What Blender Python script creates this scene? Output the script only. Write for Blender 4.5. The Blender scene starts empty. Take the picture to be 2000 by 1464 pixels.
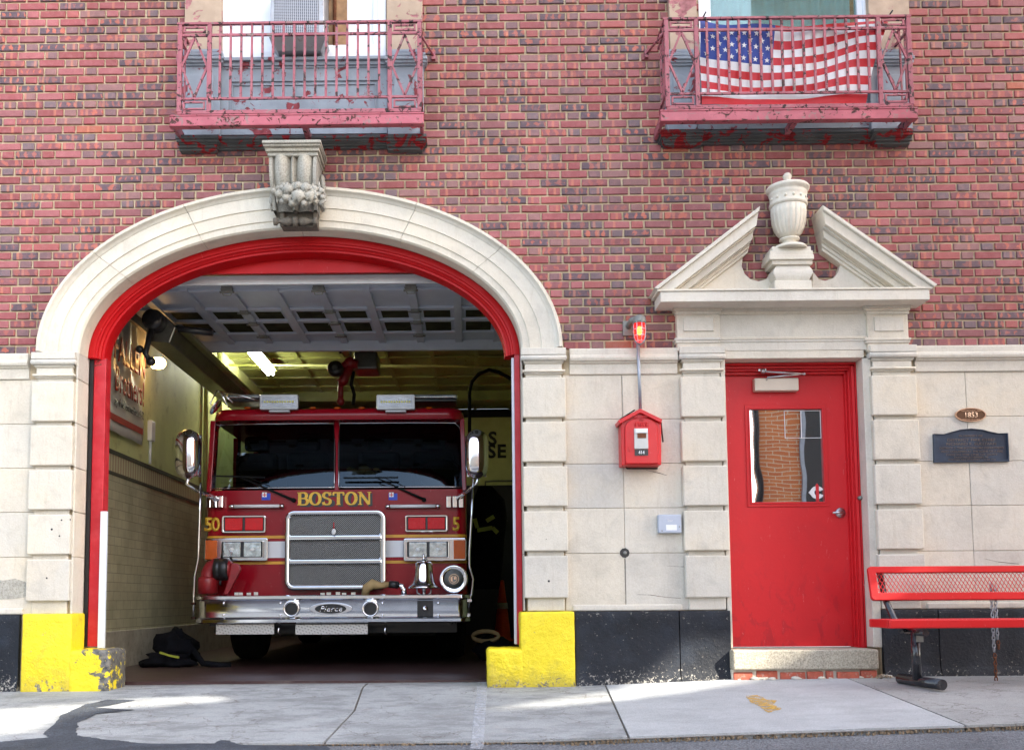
import bpy, bmesh, math, random
from mathutils import Vector, Matrix, noise as mnoise
random.seed(7)
C = bpy.context.scene.collection
PI = math.pi
R_ = math.radians
# ------------------------------------------------------------------ camera model
F, PX, PY, DIST, CH = 1950.0, 895.0, 1008.0, 7.44, 0.67
aY = Vector((20, 162, 1950)).normalized()
aU = Vector((-.007, -1, 0)); aU = (aU - aU.dot(aY)*aY).normalized()
aX = aU.cross(aY)
if aX.x < 0: aX = -aX
def W(px, py, Y=0.0):
    r = Vector((px-PX, py-PY, F))
    t = (Y+DIST)/r.dot(aY)
    return r.dot(aX)*t, CH + r.dot(aU)*t
def WG(px, py, z):
    r = Vector((px-PX, py-PY, F))
    t = (z-CH)/r.dot(aU)
    return r.dot(aX)*t, r.dot(aY)*t - DIST
def RC(x0, y0, x1, y1, Y=0.0):
    a = W(x0, y0, Y); b = W(x1, y0, Y); c = W(x0, y1, Y); d = W(x1, y1, Y)
    return (a[0]+c[0])/2, (b[0]+d[0])/2, (c[1]+d[1])/2, (a[1]+b[1])/2    # x0 x1 z0 z1
cam = bpy.data.objects.new("camera", bpy.data.cameras.new("camera"))
C.objects.link(cam); bpy.context.scene.camera = cam
wx = Vector((aX.x, aY.x, aU.x)); wdn = Vector((aX.y, aY.y, aU.y)); wf = Vector((aX.z, aY.z, aU.z))
M = Matrix((wx, -wdn, -wf)).transposed().to_4x4()
M.translation = Vector((0, -DIST, CH))
cam.matrix_world = M
cam.data.sensor_width = 36; cam.data.lens = F/2000*36
cam.data.shift_x = (1000-PX)/2000; cam.data.shift_y = (PY-732)/2000
cam.data.clip_end = 500; cam.data.clip_start = .05

# ------------------------------------------------------------------ materials
MATS = {}
class NT:
    def __init__(s, name):
        s.m = bpy.data.materials.new(name); s.m.use_nodes = True
        s.t = s.m.node_tree; s.n = s.t.nodes; s.l = s.t.links
        s.b = s.n['Principled BSDF']; s.out = s.n['Material Output']
        s.tc = s.n.new('ShaderNodeTexCoord')
        MATS[name] = s.m
    def set(s, sock, v):
        if isinstance(v, bpy.types.NodeSocket): s.l.new(v, sock)
        else:
            if hasattr(sock.default_value, '__len__') and len(sock.default_value) == 4 and len(v) == 3: v = (*v, 1)
            sock.default_value = v
    def noise(s, scale, detail=4, rough=.55, dist=0, vec=None, stretch=None):
        n = s.n.new('ShaderNodeTexNoise'); n.inputs['Scale'].default_value = scale
        n.inputs['Detail'].default_value = detail; n.inputs['Roughness'].default_value = rough
        n.inputs['Distortion'].default_value = dist
        v = vec or s.tc.outputs['Object']
        if stretch:
            mp = s.n.new('ShaderNodeMapping'); mp.inputs['Scale'].default_value = stretch
            s.l.new(v, mp.inputs['Vector']); v = mp.outputs['Vector']
        s.l.new(v, n.inputs['Vector']); return n.outputs['Fac']
    def voro(s, scale, feature='F1'):
        n = s.n.new('ShaderNodeTexVoronoi'); n.inputs['Scale'].default_value = scale; n.feature = feature
        s.l.new(s.tc.outputs['Object'], n.inputs['Vector']); return n
    def ramp(s, fac, pts, interp='LINEAR'):
        r = s.n.new('ShaderNodeValToRGB'); e = r.color_ramp.elements; r.color_ramp.interpolation = interp
        while len(e) < len(pts): e.new(.5)
        for k, (p, c) in enumerate(pts):
            e[k].position = p
            c = (c, c, c) if isinstance(c, (int, float)) else c
            e[k].color = (*c[:3], 1)
        s.l.new(fac, r.inputs['Fac']); return r.outputs['Color']
    def mix(s, fac, a, b, mode='MIX'):
        n = s.n.new('ShaderNodeMix'); n.data_type = 'RGBA'; n.blend_type = mode
        s.set(n.inputs['Factor'], fac); s.set(n.inputs['A'], a); s.set(n.inputs['B'], b)
        return n.outputs['Result']
    def math(s, op, a, b=0.0, c=None, clamp=False):
        n = s.n.new('ShaderNodeMath'); n.operation = op; n.use_clamp = clamp
        s.set(n.inputs[0], a); s.set(n.inputs[1], b)
        if c is not None: s.set(n.inputs[2], c)
        return n.outputs[0]
    def xyz(s, v=None):
        n = s.n.new('ShaderNodeSeparateXYZ'); s.l.new(v or s.tc.outputs['Object'], n.inputs[0]); return n.outputs
    def bump(s, h, strength=.3, dist=.01, normal=None):
        n = s.n.new('ShaderNodeBump'); n.inputs['Strength'].default_value = strength; n.inputs['Distance'].default_value = dist
        s.l.new(h, n.inputs['Height'])
        if normal: s.l.new(normal, n.inputs['Normal'])
        s.l.new(n.outputs[0], s.b.inputs['Normal']); return n.outputs[0]
    def col(s, c): s.set(s.b.inputs['Base Color'], c)
    def par(s, **k):
        for a, v in k.items(): s.set(s.b.inputs[a.replace('_', ' ')], v)

def simple(name, c, rough=.5, metal=0., var=.12, nscale=8, bump=.08, bscale=60, coat=0., emit=None, estr=0, spec=.5, dirt=None):
    m = NT(name)
    n = m.noise(nscale, 5)
    lo = tuple(x*(1-var) for x in c); hi = tuple(min(1, x*(1+var)) for x in c)
    cc = m.ramp(n, [(.3, lo), (.7, hi)])
    if dirt:
        d = m.ramp(m.noise(nscale*2.3, 6, .7), [(.56, 0), (.68, 1)])
        cc = m.mix(m.math('MULTIPLY', d, dirt[1]), cc, dirt[0])
    m.col(cc)
    rr = m.noise(nscale*3, 4)
    m.par(Roughness=m.math('MULTIPLY_ADD', rr, rough*.5, rough*.75), Metallic=metal)
    m.b.inputs['Specular IOR Level'].default_value = spec
    if coat: m.par(Coat_Weight=coat, Coat_Roughness=.08)
    if bump: m.bump(m.noise(bscale, 4), bump, .01)
    if emit: m.par(Emission_Color=emit, Emission_Strength=estr)
    return m.m

def mk_stone(name, base, warm, stain=.35, speck=1):
    m = NT(name)
    c = m.ramp(m.noise(1.7, 5, .6), [(.3, tuple(x*.86 for x in base)), (.5, base), (.72, warm)])
    fine = m.noise(90, 3, .7)
    c = m.mix(.35*speck, c, m.ramp(fine, [(.35, .25), (.5, .5), (.7, .72)]), 'OVERLAY')
    bl = m.ramp(m.noise(5.5, 6, .65, .6), [(.52, 0), (.75, 1)])
    c = m.mix(m.math('MULTIPLY', bl, stain), c, tuple(x*.62 for x in base))
    stre = m.ramp(m.noise(3, 5, .7, stretch=(9, 9, 1.1)), [(.55, 0), (.8, 1)])
    c = m.mix(m.math('MULTIPLY', stre, stain*.8), c, (base[0]*.55, base[1]*.48, base[2]*.38))
    vo = m.voro(38)
    pit = m.ramp(vo.outputs['Distance'], [(.02, 1), (.11, 0)])
    gate = m.ramp(m.noise(31, 2), [(.6, 0), (.64, 1)])
    pg = m.math('MULTIPLY', pit, gate)
    c = m.mix(m.math('MULTIPLY', pg, .6), c, (.09, .075, .06))
    gi = m.n.new('ShaderNodeNewGeometry')
    c = m.mix(1.0, c, m.ramp(gi.outputs['Random Per Island'], [(0, (.88, .885, .90)), (.5, (1, .99, .97)), (1, (1.0, .965, .91))]), 'MULTIPLY')
    m.col(c); m.par(Roughness=.88)
    m.b.inputs['Specular IOR Level'].default_value = .2
    h = m.math('SUBTRACT', m.math('ADD', m.math('MULTIPLY', fine, .35), m.math('MULTIPLY', m.noise(14, 5), .8)), m.math('MULTIPLY', pg, .6))
    m.bump(h, .45, .012)
    return m.m
mk_stone('limestone', (.65, .61, .53), (.69, .62, .50), .42, .5)
mk_stone('limestone_smooth', (.70, .66, .575), (.74, .68, .56), .38, .45)
mk_stone('carved_stone', (.40, .385, .34), (.46, .43, .36), .75, 1.6)
mk_stone('carved_stone_dark', (.17, .15, .125), (.27, .215, .15), .8, 1.4)
mk_stone('granite', (.42, .385, .31), (.47, .41, .31), .3, 2.2)

def mk_brick():
    m = NT('brick')
    at = m.n.new('ShaderNodeAttribute'); at.attribute_name = 'rnd'
    sep = m.n.new('ShaderNodeSeparateColor'); m.l.new(at.outputs['Color'], sep.inputs[0])
    r, g, b = sep.outputs
    uv = m.xyz(m.tc.outputs['UV'])       # x: metres along brick from its middle, y: height
    nz = m.noise(34, 3)
    base = m.ramp(r, [(0, (.25, .068, .072)), (.2, (.29, .095, .10)), (.34, (.22, .058, .058)), (.5, (.30, .085, .08)),
                      (.62, (.22, .08, .085)), (.72, (.22, .115, .11)), (.80, (.165, .095, .10)), (.9, (.14, .10, .11)), (.97, (.32, .10, .06))], 'CONSTANT')
    # flashed kiln marks: rows of spots and bands along a stretcher
    ph = m.math('MULTIPLY', b, 6.0)
    fq = m.math('MULTIPLY_ADD', m.math('FRACT', m.math('MULTIPLY', g, 13.7)), 75., 55.)
    u = m.math('ADD', m.math('MULTIPLY', uv[0], fq), m.math('MULTIPLY', m.noise(21, 4, .6), 9.0))
    sx = m.math('SINE', m.math('ADD', u, ph))
    vy = m.math('MULTIPLY', m.math('ABSOLUTE', uv[1]), 38.)
    sp = m.math('SUBTRACT', m.math('SUBTRACT', sx, vy), m.math('MULTIPLY_ADD', m.math('FRACT', m.math('MULTIPLY', b, 5.3)), .75, -.35))
    spot = m.ramp(m.math('ADD', sp, m.math('MULTIPLY', nz, .8)), [(.42, 0), (.60, 1)])
    on = m.ramp(g, [(.42, 0), (.44, 1)], 'CONSTANT')
    dark = m.ramp(g, [(.76, 0), (.77, 1)], 'CONSTANT')
    halo = m.mix(dark, m.mix(.6, base, (.14, .06, .07)), (.085, .06, .075))
    c = m.mix(on, base, halo)
    c = m.mix(m.math('MULTIPLY', m.math('MULTIPLY', spot, on), m.math('MULTIPLY_ADD', m.math('FRACT', m.math('MULTIPLY', b, 3.1)), .6, .35)), c, (.42, .12, .075))
    band = m.ramp(m.math('ABSOLUTE', m.math('SUBTRACT', uv[0], m.math('MULTIPLY_ADD', b, .12, -.06))), [(.008, 1), (.011, 0)])
    bon = m.ramp(m.math('FRACT', m.math('MULTIPLY', g, 7.3)), [(.55, 0), (.56, 1)], 'CONSTANT')
    c = m.mix(m.math('MULTIPLY', m.math('MULTIPLY', band, bon), .5), c, (.50, .20, .12))
    edge = m.ramp(m.noise(22, 5, .65), [(.45, 0), (.75, 1)])
    c = m.mix(m.math('MULTIPLY', edge, .35), c, (.40, .19, .19))
    c = m.mix(.25, c, m.ramp(m.noise(160, 3), [(.3, .2), (.7, .75)]), 'OVERLAY')
    big = m.ramp(m.noise(1.1, 6, .62, stretch=(1, 1, .55)), [(.33, (.82, .78, .76)), (.5, (1.12, 1.06, 1.04)), (.66, (1.34, 1.26, 1.24))])
    c = m.mix(1.0, c, big, 'MULTIPLY')
    m.col(c); m.par(Roughness=.62)
    m.b.inputs['Specular IOR Level'].default_value = .4
    m.bump(m.math('ADD', m.noise(120, 4), m.math('MULTIPLY', m.noise(25, 3), 1.2)), .35, .006)
mk_brick()
def mk_mortar():
    m = NT('mortar')
    c = m.ramp(m.noise(6, 6, .7), [(.3, (.46, .35, .22)), (.55, (.62, .50, .33)), (.75, (.70, .60, .43))])
    m.col(c); m.par(Roughness=.95); m.bump(m.noise(130, 4, .7), .8, .01)
mk_mortar()

def mk_peel(name, paint, under, amt=.5, gloss=.45, scale=7, green=True):
    m = NT(name)
    p = m.ramp(m.noise(3.2, 4), [(.35, tuple(x*.78 for x in paint)), (.65, paint)])
    wh = m.ramp(m.noise(9, 4, .6), [(.45, 0), (.8, 1)])
    p = m.mix(m.math('MULTIPLY', wh, .35), p, tuple(min(1, x*1.3+.09) for x in paint))
    if green:
        gm = m.ramp(m.noise(11, 5, .6, 1.2), [(.60, 0), (.63, 1)])
        p = m.mix(m.math('MULTIPLY', gm, .6), p, (.16, .19, .155))
    msk = m.ramp(m.noise(scale, 7, .62, .8), [(1-amt-.012, 0), (1-amt+.012, 1)])
    c = m.mix(msk, p, m.ramp(m.noise(23, 5), [(.35, tuple(x*.55 for x in under)), (.65, under)]))
    m.col(c); m.par(Roughness=m.math('MULTIPLY_ADD', msk, .4, gloss))
    h = m.math('SUBTRACT', m.math('MULTIPLY', m.noise(60, 4), .3), msk)
    m.bump(h, .5, .004)
    return m.m
mk_peel('railing_paint', (.36, .095, .12), (.06, .035, .035), .425, .5, 24)
mk_peel('railing_paint_fresh', (.44, .10, .13), (.10, .04, .035), .405, .45, 20)
mk_peel('surround_metal_peeling', (.30, .345, .40), (.33, .07, .085), .40, .6, 8.5, False)
mk_peel('surround_base_peeling', (.075, .085, .085), (.33, .015, .02), .46, .65, 10, False)
mk_peel('surround_upper_peeling', (.46, .34, .24), (.45, .19, .20), .43, .6, 6, False)
mk_peel('wood_red_worn', (.52, .008, .018), (.12, .05, .03), .30, .4, 12, False)

def mk_redpaint(name, c, rough=.35, scuff=.5, coat=.2):
    m = NT(name)
    b = m.ramp(m.noise(1.6, 4), [(.35, tuple(x*.9 for x in c)), (.65, c)])
    sc = m.ramp(m.noise(9, 8, .72, .8, stretch=(1, 1, .6)), [(.52, 0), (.60, 1)])
    z = m.xyz()[2]
    low = m.ramp(z, [(.25, 1), (1.35, .12)])
    b = m.mix(m.math('MULTIPLY', m.math('MULTIPLY', sc, low), scuff), b, (c[0]*.5, c[1]*.5+.004, c[2]*.5+.01))
    w = m.ramp(m.noise(30, 8, .8, 1.5, stretch=(1, 1, .3)), [(.635, 0), (.65, 1)])
    b = m.mix(m.math('MULTIPLY', w, .35), b, (.75, .35, .35))
    m.col(b); m.par(Roughness=m.math('MULTIPLY_ADD', m.noise(9, 5), .25, rough-.1))
    if coat: m.par(Coat_Weight=coat, Coat_Roughness=.2)
    m.b.inputs['Specular IOR Level'].default_value = .3
    m.bump(m.noise(45, 5), .1, .01); return m.m
mk_redpaint('door_red', (.60, .014, .020), .4, .55, .06)
mk_redpaint('arch_red', (.50, .003, .006), .45, .3, 0)
mk_redpaint('bench_red', (.62, .016, .018), .35, .12, .15)
mk_redpaint('alarm_red', (.60, .004, .008), .3, .1, .2)

def mk_plinth():
    m = NT('plinth_black')
    b = m.ramp(m.noise(2.2, 5), [(.3, (.006, .0075, .011)), (.7, (.012, .015, .022))])
    z = m.xyz()[2]
    low = m.ramp(z, [(.05, .125), (.11, .07), (.20, .015), (.45, .0), (.60, .05)])
    n1 = m.noise(42, 8, .8)
    k = m.ramp(m.math('ADD', n1, low), [(.645, 0), (.665, 1)])
    c = m.mix(k, b, m.ramp(m.noise(40, 4), [(.3, (.22, .2, .17)), (.7, (.55, .52, .46))]))
    blue = m.ramp(m.noise(4, 5), [(.5, 0), (.75, 1)])
    c = m.mix(m.math('MULTIPLY', blue, .35), c, (.035, .05, .075))
    m.col(c); m.par(Roughness=m.math('MULTIPLY_ADD', k, .3, .6)); m.b.inputs['Specular IOR Level'].default_value = .3
    m.bump(m.math('ADD', m.noise(45, 6, .7), m.math('MULTIPLY', m.noise(6, 4), 2.)), .5, .012)
mk_plinth()
def mk_yellow():
    m = NT('yellow_paint')
    b = m.ramp(m.noise(2.5, 5), [(.3, (.80, .62, .012)), (.7, (.90, .72, .02))])
    sc = m.ramp(m.math('ADD', m.noise(17, 9, .8, .3), m.ramp(m.xyz()[2], [(.06, .10), (.16, 0)])), [(.635, 0), (.655, 1)])
    gr = m.ramp(m.math('ADD', m.noise(5, 8, .75), m.ramp(m.xyz()[2], [(.04, .2), (.30, 0)])), [(.55, 0), (.75, .55)])
    b = m.mix(gr, b, (.30, .23, .05))
    c = m.mix(sc, b, m.ramp(m.noise(33, 4), [(.3, (.05, .05, .05)), (.7, (.3, .27, .2))]))
    m.col(c); m.par(Roughness=.5)
    m.bump(m.math('ADD', m.noise(55, 5, .65), m.math('MULTIPLY', m.noise(14, 4), 1.5)), .6, .012)
    m = NT('yellow_paint_scraped')
    b = m.ramp(m.noise(2.5, 5), [(.3, (.80, .62, .012)), (.7, (.90, .72, .02))])
    v = m.math('SUBTRACT', m.math('ADD', m.math('ADD', m.noise(11, 8, .7, .3), m.ramp(m.xyz()[2], [(.15, 0), (.33, .07)])), m.ramp(m.math('ADD', m.xyz()[0], 3.0), [(.19, 0), (.32, .17)])), .06)
    sc = m.ramp(v, [(.565, 0), (.58, 1)])
    c = m.mix(sc, b, m.ramp(m.noise(33, 4), [(.3, (.04, .045, .05)), (.7, (.22, .2, .17))]))
    m.col(c); m.par(Roughness=.5); m.bump(m.noise(40, 5, .65), .6, .012)
mk_yellow()
def mk_ground():
    for nm, base, crackw, blue in (('concrete_old', (.33, .33, .315), .014, .2), ('concrete_new', (.42, .43, .43), 0, 0), ('concrete_apron', (.345, .355, .355), .011, .2)):
        m = NT(nm)
        c = m.ramp(m.noise(1.3, 6, .6), [(.3, tuple(x*.84 for x in base)), (.7, tuple(x*1.1 for x in base))])
        c = m.mix(.55, c, m.ramp(m.noise(150, 5, .8), [(.35, .2), (.65, .8)]), 'OVERLAY')
        gum = m.ramp(m.voro(9).outputs['Distance'], [(.03, 1), (.045, 0)])
        c = m.mix(m.math('MULTIPLY', gum, m.ramp(m.noise(2.1, 1), [(.5, 0), (.56, .5)])), c, (.07, .07, .07))
        st = m.ramp(m.noise(3.4, 9, .78, .15, stretch=(.8, 1.3, 1)), [(.46, 0), (.60, 1)])
        c = m.mix(m.math('MULTIPLY', st, .6 if nm == 'concrete_apron' else .25), c, tuple(x*.42 for x in base))
        rr = m.ramp(m.noise(7, 5), [(.62, 0), (.75, 1)])
        c = m.mix(m.math('MULTIPLY', rr, .12), c, (.45, .3, .2))
        h = m.noise(70, 5)
        if crackw:
            vo = m.voro(3.8, 'DISTANCE_TO_EDGE')
            dn = m.n.new('ShaderNodeVectorMath'); dn.operation = 'ADD'
            nn = m.n.new('ShaderNodeTexNoise'); nn.inputs['Scale'].default_value = 5; nn.inputs['Detail'].default_value = 5
            m.l.new(m.tc.outputs['Object'], nn.inputs['Vector'])
            sc_ = m.n.new('ShaderNodeVectorMath'); sc_.operation = 'SCALE'; sc_.inputs['Scale'].default_value = .35
            m.l.new(nn.outputs['Color'], sc_.inputs[0]); m.l.new(m.tc.outputs['Object'], dn.inputs[0]); m.l.new(sc_.outputs[0], dn.inputs[1])
            m.l.new(dn.outputs[0], vo.inputs['Vector'])
            ck = m.ramp(vo.outputs['Distance'], [(.0, 1), (crackw*1.6, 0)])
            ck = m.math('MULTIPLY', ck, m.ramp(m.noise(1.9, 3), [(.42, 0), (.55, .8)]))
            c = m.mix(ck, c, (.12, .10, .085)); h = m.math('SUBTRACT', h, ck)
        m.col(c); m.par(Roughness=.85); m.bump(h, .35, .008)
    m = NT('asphalt')
    vo = m.voro(110)
    c = m.mix(.6, m.ramp(m.noise(1.8, 6), [(.3, (.10, .105, .115)), (.7, (.17, .175, .185))]), m.ramp(vo.outputs['Color'], [(.1, .15), (.9, .95)]), 'OVERLAY')
    m.col(c); m.par(Roughness=.85); m.bump(m.math('ADD', vo.outputs['Distance'], m.noise(30, 4)), .7, .01)
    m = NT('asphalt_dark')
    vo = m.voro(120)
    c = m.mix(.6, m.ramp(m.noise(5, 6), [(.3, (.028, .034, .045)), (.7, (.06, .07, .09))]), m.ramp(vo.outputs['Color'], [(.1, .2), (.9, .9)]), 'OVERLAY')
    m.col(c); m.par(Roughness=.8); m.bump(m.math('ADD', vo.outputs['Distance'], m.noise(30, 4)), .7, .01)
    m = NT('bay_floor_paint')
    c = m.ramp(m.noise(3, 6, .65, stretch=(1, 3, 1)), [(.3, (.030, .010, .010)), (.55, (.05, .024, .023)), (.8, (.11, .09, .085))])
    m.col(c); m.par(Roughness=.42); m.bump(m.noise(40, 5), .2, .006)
mk_ground()
def mk_tile():
    m = NT('glazed_tile')
    br = m.n.new('ShaderNodeTexBrick'); mp = m.n.new('ShaderNodeMapping')
    cx = m.n.new('ShaderNodeCombineXYZ'); s = m.xyz()
    m.l.new(s[1], cx.inputs[0]); m.l.new(s[2], cx.inputs[1]); m.l.new(cx.outputs[0], br.inputs['Vector'])
    br.inputs['Scale'].default_value = 1; br.inputs['Brick Width'].default_value = .19; br.inputs['Row Height'].default_value = .085
    br.inputs['Mortar Size'].default_value = .003
    br.inputs['Color1'].default_value = (.56, .54, .36, 1); br.inputs['Color2'].default_value = (.49, .47, .31, 1); br.inputs['Mortar'].default_value = (.25, .23, .15, 1)
    d = m.ramp(m.noise(2.5, 6, .65), [(.4, 0), (.75, .55)])
    c = m.mix(d, br.outputs['Color'], (.13, .12, .05))
    chip = m.ramp(m.noise(17, 7, .75), [(.68, 0), (.70, 1)])
    c = m.mix(chip, c, (.03, .03, .025))
    m.col(c); m.par(Roughness=.3); m.bump(br.outputs['Fac'], -.5, .006)
    m = NT('tile_border')
    wv = m.n.new('ShaderNodeTexWave'); wv.inputs['Scale'].default_value = 4.5; wv.bands_direction = 'Y'
    m.l.new(m.tc.outputs['Object'], wv.inputs['Vector'])
    c = m.ramp(wv.outputs['Fac'], [(.45, (.55, .53, .32)), (.55, (.14, .20, .13)), (.8, (.42, .28, .18))])
    m.col(c); m.par(Roughness=.4)
mk_tile()
simple('wall_olive', (.56, .58, .25), .55, var=.15, nscale=2, dirt=((.12, .11, .03), .4))
simple('base_concrete', (.30, .28, .22), .8, var=.2, dirt=((.1, .08, .06), .5))
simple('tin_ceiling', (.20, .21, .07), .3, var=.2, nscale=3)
simple('sign_cream', (.50, .50, .22), .55, var=.08)
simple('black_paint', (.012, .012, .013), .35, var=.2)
simple('rubber', (.006, .006, .006), .85, var=.3, spec=.2)
simple('pane_dark', (.035, .036, .018), .8, var=.6, spec=.1)
simple('dark_cloth', (.006, .0065, .009), .95, spec=.1, var=.4, bump=.5, bscale=20)
simple('tan_cloth', (.32, .22, .10), .9, var=.3, bump=.5, bscale=25)
simple('hi_vis', (.30, .34, .03), .6, emit=None)
simple('silver_tape', (.55, .55, .52), .35)
simple('door_panel_grey', (.50, .54, .62), .45, var=.05, bump=.03)
simple('white_paint', (.75, .76, .78), .4, var=.05, bump=.05)
simple('white_vinyl', (.80, .82, .86), .35, var=.03, bump=.03)
simple('weather_strip', (.70, .74, .80), .4, var=.05)
simple('chrome', (.78, .78, .80), .07, 1.0, var=.04, bump=0)
simple('polished_steel', (.64, .67, .72), .10, 1.0, var=.06, bump=.02, bscale=9)
simple('brushed_steel', (.50, .50, .52), .33, 1.0, var=.1, bump=.05)
simple('lamp_grey', (.42, .43, .45), .45, .3)
simple('conduit_grey', (.34, .37, .42), .45, .5, var=.15)
simple('cast_grey', (.22, .22, .20), .6, .4, dirt=((.1, .05, .03), .4))
simple('steel_duct', (.16, .16, .14), .35, .8, var=.2)
simple('truck_red', (.25, .0015, .009), .25, 0, var=.05, bump=0, coat=.25, spec=.3)
simple('truck_red_dull', (.22, .008, .012), .4, 0, var=.25, bump=.08, dirt=((.07, .02, .015), .5))
simple('gold_leaf', (.62, .36, .03), .38, .25, var=.18, nscale=60, bump=.1, bscale=200)
simple('stripe_gold', (.62, .30, .02), .4)
simple('stripe_white', (.68, .68, .70), .35, var=.03)
simple('lens_red', (.62, .003, .008), .25, 0, coat=.15, spec=.3, bump=.6, bscale=120)
simple('lens_amber', (.50, .085, .003), .25, 0, coat=.15, spec=.3, bump=.6, bscale=110)
simple('lens_clear', (.55, .62, .65), .06, .75, var=.35, nscale=22, bump=.3, bscale=30)
simple('led_face', (.36, .38, .42), .25, .5, var=.2, bump=.5, bscale=90)
simple('led_yellow', (.75, .70, .15), .3)
simple('navy', (.02, .05, .28), .6, var=.15)
simple('decal_blue', (.01, .05, .45), .5)
simple('decal_white', (.75, .75, .75), .5, var=.03)
simple('decal_red', (.55, .01, .02), .5)
simple('plywood', (.30, .17, .08), .7, var=.35, nscale=12)
simple('ac_metal', (.36, .36, .37), .45, .6, dirt=((.15, .09, .05), .5))
simple('ac_fins', (.13, .13, .14), .5, .6)
simple('closer_beige', (.60, .52, .42), .45, .1, var=.04, bump=.02)
simple('plaque_blue', (.045, .065, .10), .4, .5, var=.3, dirt=((.12, .2, .25), .3))
simple('plaque_letter', (.20, .17, .15), .4, .6, var=.2)
simple('bronze', (.13, .075, .045), .4, .6, var=.2)
simple('bronze_bright', (.72, .48, .32), .35, .6)
simple('box_grey', (.42, .46, .54), .5, var=.06)
simple('bench_black', (.012, .013, .018), .25, 0, coat=.4, dirt=((.2, .18, .15), .25))
simple('rust', (.17, .06, .025), .85, .2, var=.5, nscale=30)
simple('galvanised', (.42, .44, .48), .35, .8, var=.2, nscale=40)
simple('dry_leaves', (.26, .19, .12), .9, var=.5, nscale=50)
simple('spray_yellow', (.62, .36, .05), .85, var=.25, nscale=25)
def _spray():
    m = NT('spray_yellow'); m.col((.62, .36, .05)); m.par(Roughness=.9, Alpha=m.ramp(m.noise(16, 8, .75), [(.40, .05), (.60, .9)]))
_spray()
def _wl():
    m = NT('worn_white_line'); m.col((.55, .57, .6)); m.par(Roughness=.9, Alpha=m.ramp(m.noise(22, 8, .75), [(.38, .15), (.60, .6)]))
_wl()
simple('joint_dirt', (.17, .145, .12), .95, var=.5, nscale=25, bump=1, bscale=50)
simple('loose_brick', (.42, .10, .06), .85, var=.3, nscale=15, dirt=((.55, .5, .45), .6))
simple('banner_cloth', (.60, .58, .50), .35, var=.08)
simple('banner_red', (.38, .025, .01), .5)
simple('opposite_orange', (.62, .19, .055), .8, var=.15)
simple('cone_orange', (.62, .05, .02), .5)
simple('curtain', (.55, .78, .78), .7, var=.1)
simple('skirting_dark', (.06, .06, .04), .6)

def mk_glassy(name, tint, mixf, grough=.02, body=None, gc=(.9, .93, .95)):
    m = NT(name); n = m.n; l = m.l
    g = n.new('ShaderNodeBsdfGlossy'); g.inputs['Roughness'].default_value = grough; g.inputs['Color'].default_value = (*gc, 1)
    t = n.new('ShaderNodeBsdfTransparent') if body is None else n.new('ShaderNodeBsdfDiffuse')
    t.inputs['Color'].default_value = (*(tint if body is None else body), 1)
    lw = n.new('ShaderNodeLayerWeight'); lw.inputs['Blend'].default_value = .3
    f = m.math('ADD', m.math('MULTIPLY', lw.outputs['Fresnel'], .8), mixf, clamp=True)
    mx = n.new('ShaderNodeMixShader'); l.new(f, mx.inputs[0]); l.new(t.outputs[0], mx.inputs[1]); l.new(g.outputs[0], mx.inputs[2])
    l.new(mx.outputs[0], m.out.inputs['Surface'])
    b = n.new('ShaderNodeBump'); b.inputs['Strength'].default_value = .12; b.inputs['Distance'].default_value = .01
    l.new(m.noise(2.6, 1), b.inputs['Height']); l.new(b.outputs[0], g.inputs['Normal'])
mk_glassy('windscreen_glass', (.20, .25, .25), .02, gc=(.62, .82, 1))
mk_glassy('door_glass', (0, 0, 0), .62, .015, (.03, .03, .035))
mk_glassy('window_glass', (.75, .85, .85), .03)
mk_glassy('overhead_glass', (.35, .38, .3), .05)
def mk_emit(name, c, s):
    m = NT(name); m.par(Base_Color=c, Emission_Color=c, Emission_Strength=s); m.par(Roughness=.4)
mk_emit('tube_light', (1, 1, .80), 22)
mk_emit('bulb_light', (1, .55, .18), 6)
mk_emit('beacon_flame', (1, .5, .03), 5)
def mk_redglass():
    m = NT('beacon_glass'); m.par(Base_Color=(.8, .01, .01), Roughness=.08, Emission_Color=(.9, .01, .01), Emission_Strength=.5, Alpha=.75)
mk_redglass()
def mk_grille():
    m = NT('grille_mesh')
    s = m.xyz()
    a = m.math('SINE', m.math('MULTIPLY', m.math('ADD', s[0], s[2]), 330)); b = m.math('SINE', m.math('MULTIPLY', m.math('SUBTRACT', s[0], s[2]), 330))
    k = m.ramp(m.math('MAXIMUM', a, b), [(.6, 0), (.92, 1)])
    m.col(m.mix(k, (.006, .006, .006), (.42, .42, .41))); m.par(Metallic=m.math('MULTIPLY', k, .6), Roughness=.35); m.bump(k, .7, .006)
mk_grille()
def mk_diamond():
    m = NT('diamond_plate')
    s = m.xyz()
    a = m.math('SINE', m.math('MULTIPLY', m.math('ADD', s[0], s[2]), 160)); b = m.math('SINE', m.math('MULTIPLY', m.math('SUBTRACT', s[0], s[2]), 80))
    k = m.ramp(m.math('MULTIPLY', a, b), [(.55, 0), (.75, 1)])
    m.col(m.mix(k, (.60, .59, .57), (.30, .29, .27))); m.par(Metallic=.6, Roughness=.32); m.bump(k, .8, .006)
mk_diamond()
def mk_acgrid():
    m = NT('ac_coil'); s = m.xyz()
    a = m.math('SINE', m.math('MULTIPLY', s[2], 520)); b = m.math('SINE', m.math('MULTIPLY', s[0], 420))
    k = m.ramp(m.math('MAXIMUM', a, b), [(.3, 0), (.8, 1)])
    m.col(m.mix(k, (.05, .055, .065), (.40, .41, .44))); m.par(Roughness=.5, Metallic=.5); m.bump(k, .6, .004)
mk_acgrid()
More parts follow.
